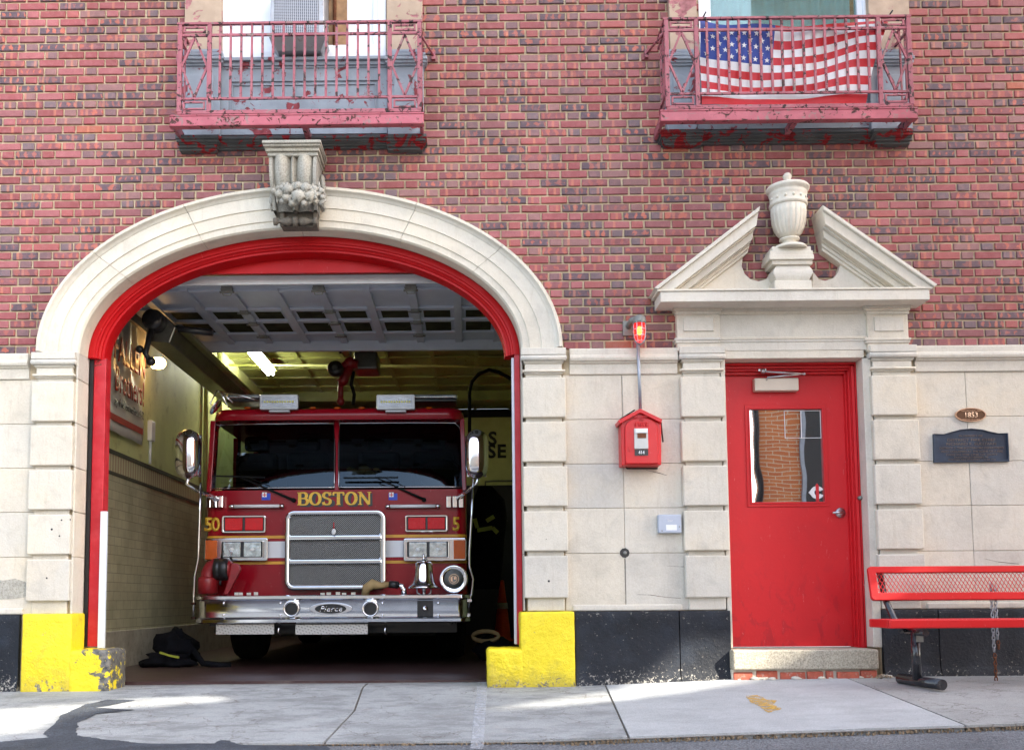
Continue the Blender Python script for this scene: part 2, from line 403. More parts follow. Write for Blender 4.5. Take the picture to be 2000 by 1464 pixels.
def mk_oppbrick():
    m = NT('opposite_brick')
    br = m.n.new('ShaderNodeTexBrick'); cx = m.n.new('ShaderNodeCombineXYZ'); s = m.xyz()
    m.l.new(s[0], cx.inputs[0]); m.l.new(s[2], cx.inputs[1]); m.l.new(cx.outputs[0], br.inputs['Vector'])
    br.inputs['Scale'].default_value = 1; br.inputs['Brick Width'].default_value = .25; br.inputs['Row Height'].default_value = .066; br.inputs['Mortar Size'].default_value = .006
    br.inputs['Color1'].default_value = (.72, .22, .06, 1); br.inputs['Color2'].default_value = (.62, .17, .05, 1); br.inputs['Mortar'].default_value = (.75, .62, .42, 1)
    m.col(br.outputs['Color']); m.par(Roughness=.85)
mk_oppbrick()

# ------------------------------------------------------------------ mesh builder
class MB:
    def __init__(s): s.v = []; s.f = []; s.sm = []
    def add(s, vs, fs, smooth=False):
        o = len(s.v); s.v += [tuple(v) for v in vs]
        for f in fs: s.f.append(tuple(o+i for i in f)); s.sm.append(smooth)
        return s
    def box(s, x0, x1, y0, y1, z0, z1):
        x0, x1 = sorted((x0, x1)); y0, y1 = sorted((y0, y1)); z0, z1 = sorted((z0, z1))
        return s.add([(x0,y0,z0),(x1,y0,z0),(x1,y1,z0),(x0,y1,z0),(x0,y0,z1),(x1,y0,z1),(x1,y1,z1),(x0,y1,z1)],
              [(0,3,2,1),(4,5,6,7),(0,1,5,4),(1,2,6,5),(2,3,7,6),(3,0,4,7)])
    def rect(s, p0, p1, p2, p3, Y, d=.05):        # from pixel rect at front plane Y, going back d
        x0, x1, z0, z1 = RC(p0, p1, p2, p3, Y); return s.box(x0, x1, Y, Y+d, z0, z1)
    def prism(s, poly, y0, y1, smooth=False):     # poly in xz
        n = len(poly)
        ar = sum(poly[i][0]*poly[(i+1) % n][1]-poly[(i+1) % n][0]*poly[i][1] for i in range(n))
        if ar < 0: poly = poly[::-1]
        y0, y1 = sorted((y0, y1))
        vs = [(x, y0, z) for x, z in poly]+[(x, y1, z) for x, z in poly]
        o = len(s.v)
        s.add(vs, [tuple(range(n))]+[tuple(range(2*n-1, n-1, -1))])
        for i in range(n):
            j = (i+1) % n; s.f.append((o+i, o+n+i, o+n+j, o+j)); s.sm.append(smooth)
        return s
    def pprism(s, pix, Y, d): return s.prism([W(a, b, Y) for a, b in pix], Y, Y+d)
    def zprism(s, poly, z0, z1):                  # poly in xy, vertical extrusion
        n = len(poly)
        ar = sum(poly[i][0]*poly[(i+1) % n][1]-poly[(i+1) % n][0]*poly[i][1] for i in range(n))
        if ar < 0: poly = poly[::-1]
        o = len(s.v)
        s.add([(x, y, z0) for x, y in poly]+[(x, y, z1) for x, y in poly], [tuple(range(n-1, -1, -1)), tuple(range(n, 2*n))])
        for i in range(n):
            j = (i+1) % n; s.f.append((o+i, o+j, o+n+j, o+n+i)); s.sm.append(False)
        return s
    def grid(s, rows, smooth=True, closeu=False, closev=False, flip=False):
        nr = len(rows); nc = len(rows[0]); o = len(s.v)
        for r in rows: s.v += [tuple(p) for p in r]
        for i in range(nr if closev else nr-1):
            for j in range(nc if closeu else nc-1):
                a = o+i*nc+j; b = o+i*nc+(j+1) % nc; c = o+((i+1) % nr)*nc+(j+1) % nc; d = o+((i+1) % nr)*nc+j
                s.f.append((d, c, b, a) if flip else (a, b, c, d)); s.sm.append(smooth)
        return s
    def lathe(s, prof, c, axis='z', seg=24, smooth=True, flute=None, caps=True):   # prof: (r, h)
        rows = []
        for r, h in prof:
            row = []
            for k in range(seg):
                a = 2*PI*k/seg
                rr = r*(flute(a, h) if flute else 1)
                p = (rr*math.cos(a), rr*math.sin(a), h)
                if axis == 'y': p = (p[0], h, p[1])
                elif axis == 'x': p = (h, p[0], p[1])
                row.append((c[0]+p[0], c[1]+p[1], c[2]+p[2]))
            rows.append(row)
        s.grid(rows, smooth, closeu=True, flip=(axis == 'y'))
        if caps:
            o = len(s.v)-seg*len(prof); s.f.append(tuple(o+i for i in range(seg))); s.sm.append(False)
            o = len(s.v)-seg; s.f.append(tuple(o+i for i in range(seg))); s.sm.append(False)
        return s
    def tube(s, pts, r, seg=10, closed=False, cap=True):
        pts = [Vector(p) for p in pts]; n = len(pts); rows = []
        rs = r if isinstance(r, (list, tuple)) else [r]*n
        up = None
        for i, p in enumerate(pts):
            if closed: d = pts[(i+1) % n]-pts[i-1]
            else: d = (pts[min(i+1, n-1)]-pts[max(i-1, 0)])
            d.normalize()
            if up is None:
                up = Vector((0, 0, 1)) if abs(d.z) < .9 else Vector((1, 0, 0))
            a = d.cross(up).normalized(); b = a.cross(d).normalized(); up = b
            rows.append([p+rs[i]*(math.cos(2*PI*k/seg)*a+math.sin(2*PI*k/seg)*b) for k in range(seg)])
        s.grid(rows, True, closeu=True, closev=closed, flip=True)
        if cap and not closed:
            o = len(s.v)-seg*n; s.f.append(tuple(o+i for i in range(seg))); s.sm.append(False)
            o = len(s.v)-seg; s.f.append(tuple(o+i for i in range(seg-1, -1, -1))); s.sm.append(False)
        return s
    def bar(s, a, b, w, d):      # rectangular bar a->b, in-plane width w, depth d (y)
        a = Vector(a); b = Vector(b); t = (b-a).normalized(); n = Vector((-t.z, 0, t.x)).normalized()*w/2 if abs(t.y) < .9 else Vector((w/2, 0, 0))
        q = Vector((0, d/2, 0)) if abs(t.y) < .9 else Vector((0, 0, d/2))
        vs = [a-n-q, a+n-q, a+n+q, a-n+q, b-n-q, b+n-q, b+n+q, b-n+q]
        return s.add(vs, [(0,1,2,3),(7,6,5,4),(0,4,5,1),(1,5,6,2),(2,6,7,3),(3,7,4,0)])
    def ball(s, c, r, seg=12, rings=8, sc=(1, 1, 1), jit=0):
        rows = []
        for i in range(rings+1):
            th = PI*i/rings
            rows.append([(c[0]+r*sc[0]*math.sin(th)*math.cos(2*PI*k/seg)*(1+jit*mnoise.noise(Vector((i*.7, k*.7, c[0]*9)))),
                          c[1]+r*sc[1]*math.sin(th)*math.sin(2*PI*k/seg), c[2]+r*sc[2]*math.cos(th)*(1+jit*mnoise.noise(Vector((k*.8, i*.6, c[2]*9))))) for k in range(seg)])
        return s.grid(rows, True, closeu=True, flip=True)
    def rrect(s, x0, x1, z0, z1, r, y0, y1, n=5):
        return s.prism(rrpoly(x0, x1, z0, z1, r, n), y0, y1)
    def frame(s, outer, inner, y0, y1):   # two polys xz same length
        n = len(outer); o = len(s.v)
        vs = [(x, y0, z) for x, z in outer]+[(x, y0, z) for x, z in inner]+[(x, y1, z) for x, z in outer]+[(x, y1, z) for x, z in inner]
        s.v += vs
        for i in range(n):
            j = (i+1) % n
            for f in ((i, j, n+j, n+i), (2*n+i, 3*n+i, 3*n+j, 2*n+j), (i, 2*n+i, 2*n+j, j), (n+i, n+j, 3*n+j, 3*n+i)):
                s.f.append(tuple(o+k for k in f)); s.sm.append(False)
        return s
    def build(s, name, m, parent=None, bevel=0, label=None, kind=None, seg=2):
        me = bpy.data.meshes.new(name); me.from_pydata(s.v, [], s.f); me.validate()
        if len(s.sm) == len(me.polygons): me.polygons.foreach_set('use_smooth', s.sm)
        me.materials.append(MATS[m])
        bm = bmesh.new(); bm.from_mesh(me); bmesh.ops.recalc_face_normals(bm, faces=bm.faces); bm.to_mesh(me); bm.free()
        o = bpy.data.objects.new(name, me); C.objects.link(o)
        if parent: o.parent = parent
        if bevel:
            b = o.modifiers.new('bevel', 'BEVEL'); b.width = bevel; b.segments = seg; b.limit_method = 'ANGLE'; b.angle_limit = R_(40)
            b.harden_normals = False
        if label: o['label'] = label
        if kind: o['kind'] = kind
        return o
def rrpoly(x0, x1, z0, z1, r, n=5):
    P = []
    for cx, cz, a0 in ((x1-r, z1-r, 0), (x0+r, z1-r, 90), (x0+r, z0+r, 180), (x1-r, z0+r, 270)):
        for k in range(n+1):
            a = R_(a0+90*k/n); P.append((cx+r*math.cos(a), cz+r*math.sin(a)))
    return P
def thing(name, label, cat, group=None, loc=(0, 0, 0)):
    o = bpy.data.objects.new(name, None); C.objects.link(o); o.empty_display_size = .1
    o['label'] = label; o['category'] = cat
    if group: o['group'] = group
    return o
def tag(o, label, cat, group=None):
    o['label'] = label; o['category'] = cat
    if group: o['group'] = group
    return o
def text(name, s, m, h, loc, parent=None, width=None, ext=.002, rot=(PI/2, 0, 0), off=0, shear=0, align='CENTER', spacing=1):
    cu = bpy.data.curves.new('lettering', 'FONT'); cu.body = s; cu.size = 1; cu.align_x = align; cu.align_y = 'BOTTOM_BASELINE'
    cu.offset = off; cu.shear = shear; cu.space_character = spacing; cu.resolution_u = 3
    t = bpy.data.objects.new('lettering', cu); C.objects.link(t)
    bpy.context.view_layer.update()
    dg = bpy.context.evaluated_depsgraph_get()
    me = bpy.data.meshes.new_from_object(t.evaluated_get(dg)); bpy.data.objects.remove(t)
    xs = [v.co.x for v in me.vertices]; zs = [v.co.y for v in me.vertices]
    if not xs: return None
    sz = h/.70; sx = (width/(max(xs)-min(xs))) if width else sz
    bm = bmesh.new(); bm.from_mesh(me)
    bmesh.ops.scale(bm, vec=(sx, sz, 1), verts=bm.verts)
    if ext:
        r = bmesh.ops.extrude_face_region(bm, geom=bm.faces[:])
        bmesh.ops.translate(bm, vec=(0, 0, ext), verts=[g for g in r['geom'] if isinstance(g, bmesh.types.BMVert)])
    Mx = Matrix.Translation(loc) @ Matrix.Rotation(rot[2], 4, 'Z') @ Matrix.Rotation(rot[1], 4, 'Y') @ Matrix.Rotation(rot[0], 4, 'X')
    bmesh.ops.transform(bm, matrix=Mx, verts=bm.verts)
    bm.to_mesh(me); bm.free()
    me.materials.clear(); me.materials.append(MATS[m])
    o = bpy.data.objects.new(name, me); C.objects.link(o); me.name = name
    if parent: o.parent = parent
    return o

# ================================================================== GROUND
ZB = [(-9, .0), (-3.5, .02), (.77, .036), (1.94, .082), (3.03, .094), (9, .11)]
ZE = [(-9, -.115), (-3.5, -.105), (.3, -.085), (1.5, -.05), (3.3, .0), (9, .03)]
YE = -1.98
def lerp(tab, x):
    for (a, p), (b, q) in zip(tab, tab[1:]):
        if x <= b: return p+(q-p)*max(0, (x-a))/(b-a)
    return tab[-1][1]
def gz(x, y):
    t = max(0, min(1, -y/-YE))
    return lerp(ZB, x)*(1-t)+lerp(ZE, x)*t
def gpt(px, py):          # pixel -> point on the pavement surface
    z = 0
    for _ in range(12):
        x, y = WG(px, py, z); z = .5*z+.5*gz(x, y)
    x, y = WG(px, py, z)
    return x, y
def sheet(poly, off, name, m, kind='structure', parent=None, cell=.12, thick=0):
    bm = bmesh.new(); vs = [bm.verts.new((x, y, 0)) for x, y in poly]; bm.faces.new(vs)
    xs = [p[0] for p in poly]; ys = [p[1] for p in poly]
    k = math.floor(min(xs)/cell)*cell
    while k < max(xs):
        bmesh.ops.bisect_plane(bm, geom=bm.verts[:]+bm.edges[:]+bm.faces[:], plane_co=(k, 0, 0), plane_no=(1, 0, 0)); k += cell
    k = math.floor(min(ys)/cell)*cell
    while k < max(ys):
        bmesh.ops.bisect_plane(bm, geom=bm.verts[:]+bm.edges[:]+bm.faces[:], plane_co=(0, k, 0), plane_no=(0, 1, 0)); k += cell
    for v in bm.verts: v.co.z = gz(v.co.x, v.co.y)+off
    if thick:
        r = bmesh.ops.extrude_face_region(bm, geom=bm.faces[:])
        bmesh.ops.translate(bm, vec=(0, 0, -thick), verts=[g for g in r['geom'] if isinstance(g, bmesh.types.BMVert)])
        bmesh.ops.recalc_face_normals(bm, faces=bm.faces)
    else:
        for f in bm.faces:
            if f.normal.z < 0: f.normal_flip()
    me = bpy.data.meshes.new(name); bm.to_mesh(me); bm.free(); me.materials.append(MATS[m])
    o = bpy.data.objects.new(name, me); C.objects.link(o)
    if kind: o['kind'] = kind
    if parent: o.parent = parent
    return o
MB().add([(-60, -60, -.35), (60, -60, -.35), (60, 60, -.35), (-60, 60, -.35)], [(0, 1, 2, 3)]).build('ground', 'asphalt', kind='structure')
# road surface: meets the pavement edge with a small drop
rd = MB(); rows = []
for i in range(0, 61):
    x = -9+i*.3; e = lerp(ZE, x)-(.012 if x < .5 else .026)
    rows.append([(x, YE+.06, e-.004), (x, YE-.35, e-.02), (x, YE-1.2, e-.01), (x, YE-3, -.05), (x, -9.5, -.08)])
rd.grid(rows); rd.build('road', 'asphalt', kind='structure')
# pavement slabs, each a sheet with its own joints
def je(p, q): return gpt(*p), gpt(*q)
def ext_to(p, q, y):          # extend line p->q to given world y
    t = (y-p[1])/(q[1]-p[1]); return (p[0]+(q[0]-p[0])*t, y)
j1a, j1b = je((705, 1347), (640, 1440)); j2a, j2b = je((1186, 1345), (1222, 1425)); j3a, j3b = je((1652, 1322), (1808, 1384))
def jl(a, b, dx):
    p = ext_to(a, b, -.03); q = ext_to(a, b, YE); return (p[0]+dx, p[1]), (q[0]+dx, q[1])
g = .007
p1, q1 = jl(j1a, j1b, -g); p1b, q1b = jl(j1a, j1b, g)
mid = ((p1[0]+q1[0])/2+.05, (p1[1]+q1[1])/2); midb = (mid[0]+2*g, mid[1])
sheet([(-9, .36), (-9, YE), q1, mid, p1, (p1[0], .36)], 0, 'pavement', 'concrete_apron', thick=.12)
p2, q2 = jl(j2a, j2b, -g); p2b, q2b = jl(j2a, j2b, g)
sheet([(p1b[0], .36), p1b, midb, q1b, q2, p2, (p2[0], .36)], 0, 'pavement', 'concrete_apron', thick=.12)
p3, q3 = jl(j3a, j3b, -g); p3b, q3b = jl(j3a, j3b, g)
sheet([(p2b[0], .3), p2b, q2b, q3, p3, (p3[0], .3)], 0, 'pavement', 'concrete_new', thick=.12)
sheet([(p3b[0], .3), p3b, q3b, (9, YE), (9, .3)], 0, 'pavement', 'concrete_old', thick=.12)
sheet([(-9, .3), (-9, YE-.02), (9, YE-.02), (9, .3)], -.012, 'pavement_bedding', 'joint_dirt')
# rough dark asphalt lapping over the apron at the left, and along the gutter
def jag(pts, amp=.02, n=6):
    out = []
    for (a, b), (c, d) in zip(pts, pts[1:]+pts[:1]):
        for k in range(n):
            t = k/n; out.append((a+(c-a)*t+random.uniform(-amp, amp), b+(d-b)*t+random.uniform(-amp, amp)*.5))
    return out
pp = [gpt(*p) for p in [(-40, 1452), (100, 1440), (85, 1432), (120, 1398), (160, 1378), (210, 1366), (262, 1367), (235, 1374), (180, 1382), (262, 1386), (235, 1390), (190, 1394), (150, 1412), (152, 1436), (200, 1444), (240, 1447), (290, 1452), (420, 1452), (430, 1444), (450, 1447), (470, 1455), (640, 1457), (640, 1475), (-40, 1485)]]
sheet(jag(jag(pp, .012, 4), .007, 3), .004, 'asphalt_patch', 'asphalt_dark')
# gutter grit
rows = []
gg = MB()
for k in range(3200):
    x = random.uniform(-3.6, 5); y = YE-.012+random.gauss(0, .016)
    if x < .3 and random.random() < .6: continue
    z = lerp(ZE, x)-.012-random.uniform(0, .03)*(x > .3); r = random.uniform(.0008, .0032)
    a = random.uniform(0, PI)
    gg.box(x-r*1.6, x+r*1.6, y-r, y+r, z-.01, z+r*.9)
gg.build('gutter_litter', 'dry_leaves', kind='stuff')
# painted marks
sp = [gpt(*p) for p in [(1457, 1358), (1478, 1357), (1500, 1366), (1518, 1368), (1510, 1376), (1528, 1384), (1512, 1388), (1500, 1392), (1490, 1384), (1478, 1376), (1462, 1368)]]
sheet(jag(sp, .008, 4), .003, 'yellow_spray_mark', 'spray_yellow', None)
bpy.data.objects['yellow_spray_mark']['kind'] = 'structure'
wl = [gpt(*p) for p in [(934, 1331), (952, 1331), (948, 1400), (944, 1462), (918, 1462), (925, 1400)]]
sheet(wl, .003, 'painted_line', 'worn_white_line')
sheet([(x, y) for x, y in [(-3.3, .36), (1.3, .36), (1.3, .30), (-3.3, .30)]], .002, 'threshold_strip', 'concrete_old')

# ================================================================== FIRE STATION
st = thing('fire_station', 'brick and limestone fire station with an arched truck bay and a red entrance door', 'building')
ACX, AZ = -1.267, 2.557
OA, OB = 1.99, 1.264          # outer ellipse of the stone arch
IA, IB = 1.68, .955           # inner edge of the stone
WT = .34                      # front wall thickness
def ell(a, b, th): return (ACX+a*math.cos(th), AZ+b*math.sin(th))
DX0, DX1, DZ = 1.945, 2.975, 2.462
# --- mortar backing with the two openings
N = 48
notch = [(ACX+IA+.02, -.1)]+[ell(IA+.02, IB+.02, PI*k/N) for k in range(N+1)]+[(ACX-IA-.02, -.1)]
pl = [(-9, -.1), (-9, 4.3), (9, 4.3), (9, -.1), (DX1+.06, -.1), (DX1+.06, DZ+.02), (DX0-.06, DZ+.02), (DX0-.06, -.1)]+notch
wb = MB().prism(pl, .008, WT)
WL = RC(430, 0, 757, 125, .06); WR = RC(1360, 0, 1700, 115, .06)
for a, b in ((-9, -1.98), (-.55, 1.86), (3.36, 9)): wb.box(a, b, .008, WT, 4.3, 8)
wb.box(-1.98, -.55, .008, WT, 6.6, 8); wb.box(1.86, 3.36, .008, WT, 6.6, 8)
wall = wb.build('brick_wall', 'mortar', st)
# --- individual bricks
bv = []; bf = []; buv = []; bcol = []
def inside_skip(x, z, w):
    if z > AZ-.05 and ((x-ACX)/(OA-.10))**2+((z-AZ)/(OB-.10))**2 < 1: return True
    if z <= AZ-.02: return True
    if 1.66 < x-w/2 and x+w/2 < 3.28 and z < 3.02: return True
    if -2.08 < x-w/2 and x+w/2 < -.42 and z > 4.4: return True
    if 1.72 < x-w/2 and x+w/2 < 3.44 and z > 4.4: return True
    return False
CP, SL, HL, MJ = .0668, .1965, .0905, .0128
row = 0; z = 2.548
while z < 5.75:
    z0, z1 = z+MJ*.5, z+CP-MJ*.5
    x = -7.7+(0 if row % 2 == 0 else (SL+HL+2*MJ)/2)+random.uniform(-.004, .004)
    k = 0
    while x < 8:
        L = SL if k % 2 == 0 else HL
        xc = x+L/2
        if not inside_skip(xc, (z0+z1)/2, L):
            ww = L/2-random.uniform(0, .0018); hh = (z1-z0)/2-random.uniform(0, .0012)
            zc = (z0+z1)/2+random.uniform(-.0012, .0012); yf = -.006+random.uniform(-.0022, .0018)
            ty, tz = random.uniform(-.0015, .0015), random.uniform(-.001, .001)
            o = len(bv); e = .0035
            for (dx, dz, yy) in ((-1, -1, .014), (1, -1, .014), (1, 1, .014), (-1, 1, .014)): bv.append((xc+dx*ww, yy, zc+dz*hh))
            jit = [random.uniform(0, .003) if random.random() < .35 else 0 for _ in range(4)]
            for q, (dx, dz) in enumerate(((-1, -1), (1, -1), (1, 1), (-1, 1))): bv.append((xc+dx*(ww-jit[q]), yf+.0035, zc+dz*(hh-jit[q]*.7)))
            for q, (dx, dz) in enumerate(((-1, -1), (1, -1), (1, 1), (-1, 1))): bv.append((xc+dx*(ww-e-jit[q]), yf+dx*ty+dz*tz, zc+dz*(hh-e-jit[q]*.7)))
            fs = [(8, 9, 10, 11)]+[(4+i, 4+(i+1) % 4, 8+(i+1) % 4, 8+i) for i in range(4)]+[(i, (i+1) % 4, 4+(i+1) % 4, 4+i) for i in range(4)]
            if k % 2 == 0: r = random.random()**1.0; r = r*.78 if random.random() < .88 else r; gcol = random.random()
            else: r = random.choice((.1, .25, .3, .42, .55, .74, .75, .82, .84, .93, .93)); gcol = random.random()*.41
            cc = (r, gcol, random.random(), 1)
            for f in fs:
                bf.append(tuple(o+i for i in f))
                for i in f:
                    v = bv[o+i]; buv.append((v[0]-xc, v[2]-zc)); bcol.append(cc)
        x += L+MJ; k += 1
    z += CP; row += 1
me = bpy.data.meshes.new('brick_courses'); me.from_pydata(bv, [], bf)
me.uv_layers.new(name='UVMap'); me.color_attributes.new('rnd', 'FLOAT_COLOR', 'CORNER')
uvl = me.uv_layers['UVMap']; ca = me.color_attributes['rnd']
uvl.data.foreach_set('uv', [c for p in buv for c in p]); ca.data.foreach_set('color', [c for p in bcol for c in p])
me.materials.append(MATS['brick']); o = bpy.data.objects.new('brick_courses', me); C.objects.link(o); o.parent = wall

# --- ashlar stone below the belt course (pattern of blocks in one mesh)
def zpix(px, py): return W(px, py)[1]
joints = [zpix(1160, 732), zpix(1160, 819), zpix(1160, 905.5), zpix(1160, 992), zpix(1160, 1080), zpix(1160, 1192)]
sw = MB()
def ashlar(x0, x1, vj):
    for k in range(5):
        z1, z0 = joints[k], joints[k+1]
        cuts = [x0]+[v for v in (vj if k % 2 == 0 or True else [])]+[x1]
        for a, b in zip(cuts, cuts[1:]):
            sw.box(a+.0015, b-.0015, -.004+random.uniform(-.001, .001), .0078, z0+.0015, z1-.0015)
for a_ in ((-9, -3.2, [-5.5, -4.4]), (.72, 1.66, [W(1216, 850)[0]]), (3.30, 9, [W(1890, 850)[0]+.0, 4.9, 6.2])):
    sw = MB(); ashlar(*a_); sw.build('stone_wall', 'limestone', st, .0025, seg=1)
# --- belt course between pilasters
BT, BB = zpix(1160, 683), zpix(1160, 732)
for a, b in ((-9, -3.32), (.775, 1.585), (3.37, 9)):
    bc = MB(); h = BT-BB
    prof = [(.008, BT), (-.045, BT), (-.048, BT-.012), (-.048, BT-.05), (-.056, BT-.058), (-.060, BT-.075), (-.055, BT-.092), (-.045, BT-.098), (-.036, BT-.10), (-.036, BT-.108), (-.020, BT-.115), (-.018, BB+.006), (-.014, BB), (.008, BB)]
    rows = [[(a, y, z) for y, z in prof], [(b, y, z) for y, z in prof]]
    bc.grid(rows, False, flip=True); bc.add(rows[0], [tuple(range(len(prof)))]); bc.add(rows[1], [tuple(range(len(prof)-1, -1, -1))])
    bc.build('belt_course', 'limestone', st)
# --- rusticated pilasters
qz = [(740, 817), (826, 903), (912, 989), (999, 1076), (1086, 1167)]
def pilaster(pl_, pr_, rows_px, caps, name_label, zoff=0, refx=1060, right_lip=0):
    m = MB()
    x0 = W(pl_[0], 780)[0]; x1 = W(pl_[1], 780)[0]
    m.box(x0+.028, x1-.028, -.022, .0075, joints[5]-.0, BB+.02)
    for a, b in qz:
        z1 = zpix(refx, a)+zoff; z0 = zpix(refx, b)+zoff
        m.box(x0+random.uniform(-.003, .003), x1+random.uniform(-.003, .003), -.058, -.006, z0, z1)
    o = m.build('pilaster', 'limestone', st, .008)
    if name_label: o['label'] = name_label
    # capital
    c = MB(); e = .0
    def lay(z0_, z1_, out, y): c.box(x0+.0-out, x1+out, y, .007, z0_, z1_)
    lay(BT-.05, BT+.002, .004, -.072)
    rows = []
    for k in range(9):
        a = -PI/2+PI*k/8; rows.append((BT-.072+.021*math.sin(a), .010*math.cos(a)))
    prof = [(-.060-d*1.6, z_, d) for z_, d in rows]
    for zt, zb, out, y in ((BT-.051, BT-.058, .0, -.062), ):
        lay(zb, zt, out, y)
    gr = []
    for y, z_, d in prof: gr.append([(x0+.002-d, .006, z_), (x0+.002-d, y, z_), (x1-.002+d, y, z_), (x1-.002+d, .006, z_)])
    c.grid(gr, True)
    lay(BT-.104, BT-.094, -.012, -.055); lay(BT-.112, BT-.104, -.018, -.045)
    lay(BT-.160, BT-.112, -.026, -.036)
    gr = []
    for k in range(7):
        a = -PI/2+PI*k/6; d = .012*math.cos(a); gr.append([(x0+.014-d, .006, BT-.170+.010*math.sin(a)), (x0+.014-d, -.046-d, BT-.170+.010*math.sin(a)), (x1-.014+d, -.046-d, BT-.170+.010*math.sin(a)), (x1-.014+d, .006, BT-.170+.010*math.sin(a))])
    c.grid(gr, True)
    lay(BT-.190, BT-.180, -.020, -.040)
    c.build('capital', 'limestone_smooth', o, .0025, seg=1)
    return x0, x1
LP = pilaster((67, 150), 0, qz, 0, 'rusticated limestone pilaster left of the truck bay')
RP = pilaster((1019, 1104), 0, qz, 0, 'rusticated limestone pilaster right of the truck bay')
DP = pilaster((1327, 1413), 0, qz, 0, 'rusticated limestone pilaster left of the red door', refx=1200)
EP = pilaster((1697, 1786), 0, qz, 0, 'rusticated limestone pilaster right of the red door', refx=1200)
# jamb of the truck bay (stone reveal) with block joints
jm = MB()
zz = [joints[5]]+[joints[4], joints[3], joints[2], joints[1], BB, AZ]
for e0, e1 in ((LP[1]-.005, ACX-IA), (ACX+IA, RP[0]+.006)):
    jm = MB()
    for a, b in zip(zz, zz[1:]): jm.box(e0, e1, -.020, .20, a+.0015, b-.0015)
    jm.build('bay_jamb', 'limestone', st, .006)
# door jambs
dj = MB(); zz = [.58]+zz[1:-1]+[2.46]
for e0, e1 in ((DP[1]-.02, DX0), (DX1, EP[0]+.02)): MB().box(e0, e1, -.018, .26, .30, 2.462).build('door_jamb', 'limestone', st, .006)

# --- the stone arch: voussoirs swept round the ellipse
arc = MB
prof = [(0.0, .0), (0.0, -.055), (.02, -.075), (.085, -.075), (.10, -.070), (.115, -.055), (.15, -.042), (.185, -.036), (.19, -.030), (.50, -.030), (.505, -.020), (.80, -.018), (.805, -.008), (.96, -.006), (1.0, .010), (1.0, .20)]
def ring(t, th): return ell(OA+(IA-OA)*t, OB+(IB-OB)*t, th)
for a0, a1 in ((0, 38.6), (38.72, 63), (63.12, 90), (90.12, 116.5), (116.62, 142.5), (142.62, 180)):
    n = max(4, int((a1-a0)/2.5)); rows = []
    for k in range(n+1):
        th = R_(a0+(a1-a0)*k/n)
        rows.append([(ring(t, th)[0], y, ring(t, th)[1]) for t, y in prof]+[(ring(0, th)[0], .20, ring(0, th)[1])])
    v = MB().grid(rows, True, closeu=True)
    for r, fl in ((rows[0], 0), (rows[-1], 1)): v.add(r, [tuple(range(len(r)))])
    vo = v.build('arch_voussoir', 'limestone_smooth', st)
    em = vo.modifiers.new('split', 'EDGE_SPLIT'); em.split_angle = R_(25)
# --- keystone console
KC = W(584, 350)[0]
def kx(px): return W(px, 350, -.15)[0]
ks = thing  # alias not used further
ab = MB()
zt = W(584, 284, -.33)[1]
def zk(py, Y=-.25): return W(584, py, Y)[1]
abp = [(.0, zk(312)), (-.03, zk(312)), (-.05, zk(308)), (-.06, zk(306)), (-.085, zk(300)), (-.09, zk(297)), (-.12, zk(292)), (-.125, zk(285)), (.0, zk(285))]
# abacus: moulded slab stepped out
for py0, py1, half, yo in ((284, 290, .218, -.345), (290, 294, .212, -.33), (294, 301, .200, -.305), (301, 308, .186, -.285)):
    ab.box(KC-half, KC+half, yo, .0, zk(py1), zk(py0))
keyst = MB()
rows = []
NX = 44
for i in range(26):
    t = i/25; z_ = zk(308)+(zk(402)-zk(308))*t
    half = .178-.012*t
    fr = -.245+.10*t**1.5 - .035*math.sin(PI*min(1, t*1.2))
    row = [(KC-half, .0, z_)]
    for j in range(NX+1):
        s_ = -1+2*j/NX; a_ = abs(s_)
        if a_ > .84: d = -.022
        elif a_ < .10: d = -.030*math.cos(a_/.10*PI/2)-.002
        elif a_ < .14: d = .018
        else: d = .022-.085*math.sin((a_-.14)/.70*PI)**.8*(1-.75*t)
        row.append((KC+s_*half, fr+d, z_))
    row.append((KC+half, .0, z_)); rows.append(row)
keyst.grid(rows, True)
k_o = keyst.build('keystone', 'carved_stone', st)
k_o.modifiers.new('split', 'EDGE_SPLIT').split_angle = R_(50)
ab.build('abacus', 'carved_stone', k_o, .006)
gar = MB()
random.seed(3)
for px, py, r in ((552, 366, 6), (548, 378, 9), (563, 370, 11), (580, 363, 8), (595, 367, 10), (611, 369, 7), (560, 386, 9), (581, 383, 13), (603, 383, 11), (617, 378, 5), (570, 396, 6), (592, 396, 6), (545, 366, 5), (622, 372, 6), (624, 384, 5), (538, 372, 6), (553, 392, 6), (612, 392, 5), (573, 378, 6), (592, 376, 6)):
    Y = -.235-.05*math.cos((px-582)/45*1.4)
    x, z_ = W(px, py, Y); gar.ball((KC+(x-KC)*1.08, Y+.015, z_), r/238, 14, 9, (1, 1, .95), .7)
for sx, c0 in ((-1, 535), (1, 629)):
    for k in range(7):
        Y = -.10-.02*(k % 2); x, z_ = W(c0+sx*random.uniform(-3, 4), 352+k*8, Y)
        gar.ball((x, Y, z_), .03+.008*random.random(), 10, 7, (.55, .8, 1.35), .6)
    for k in range(4):
        Y = -.11; x, z_ = W(c0+sx*random.uniform(-5, 4), 399+k*2, Y); gar.ball((x, Y, z_), .016, 8, 6)
for px, py in ((603, 371), (570, 388), (556, 364), (612, 379)):
    Y = -.29; x, z_ = W(px, py, Y)
    for k in range(6): a = k*PI/3; gar.ball((x+.022*math.cos(a), Y+.012, z_+.022*math.sin(a)), .015, 8, 6, (1, .7, 1), .5)
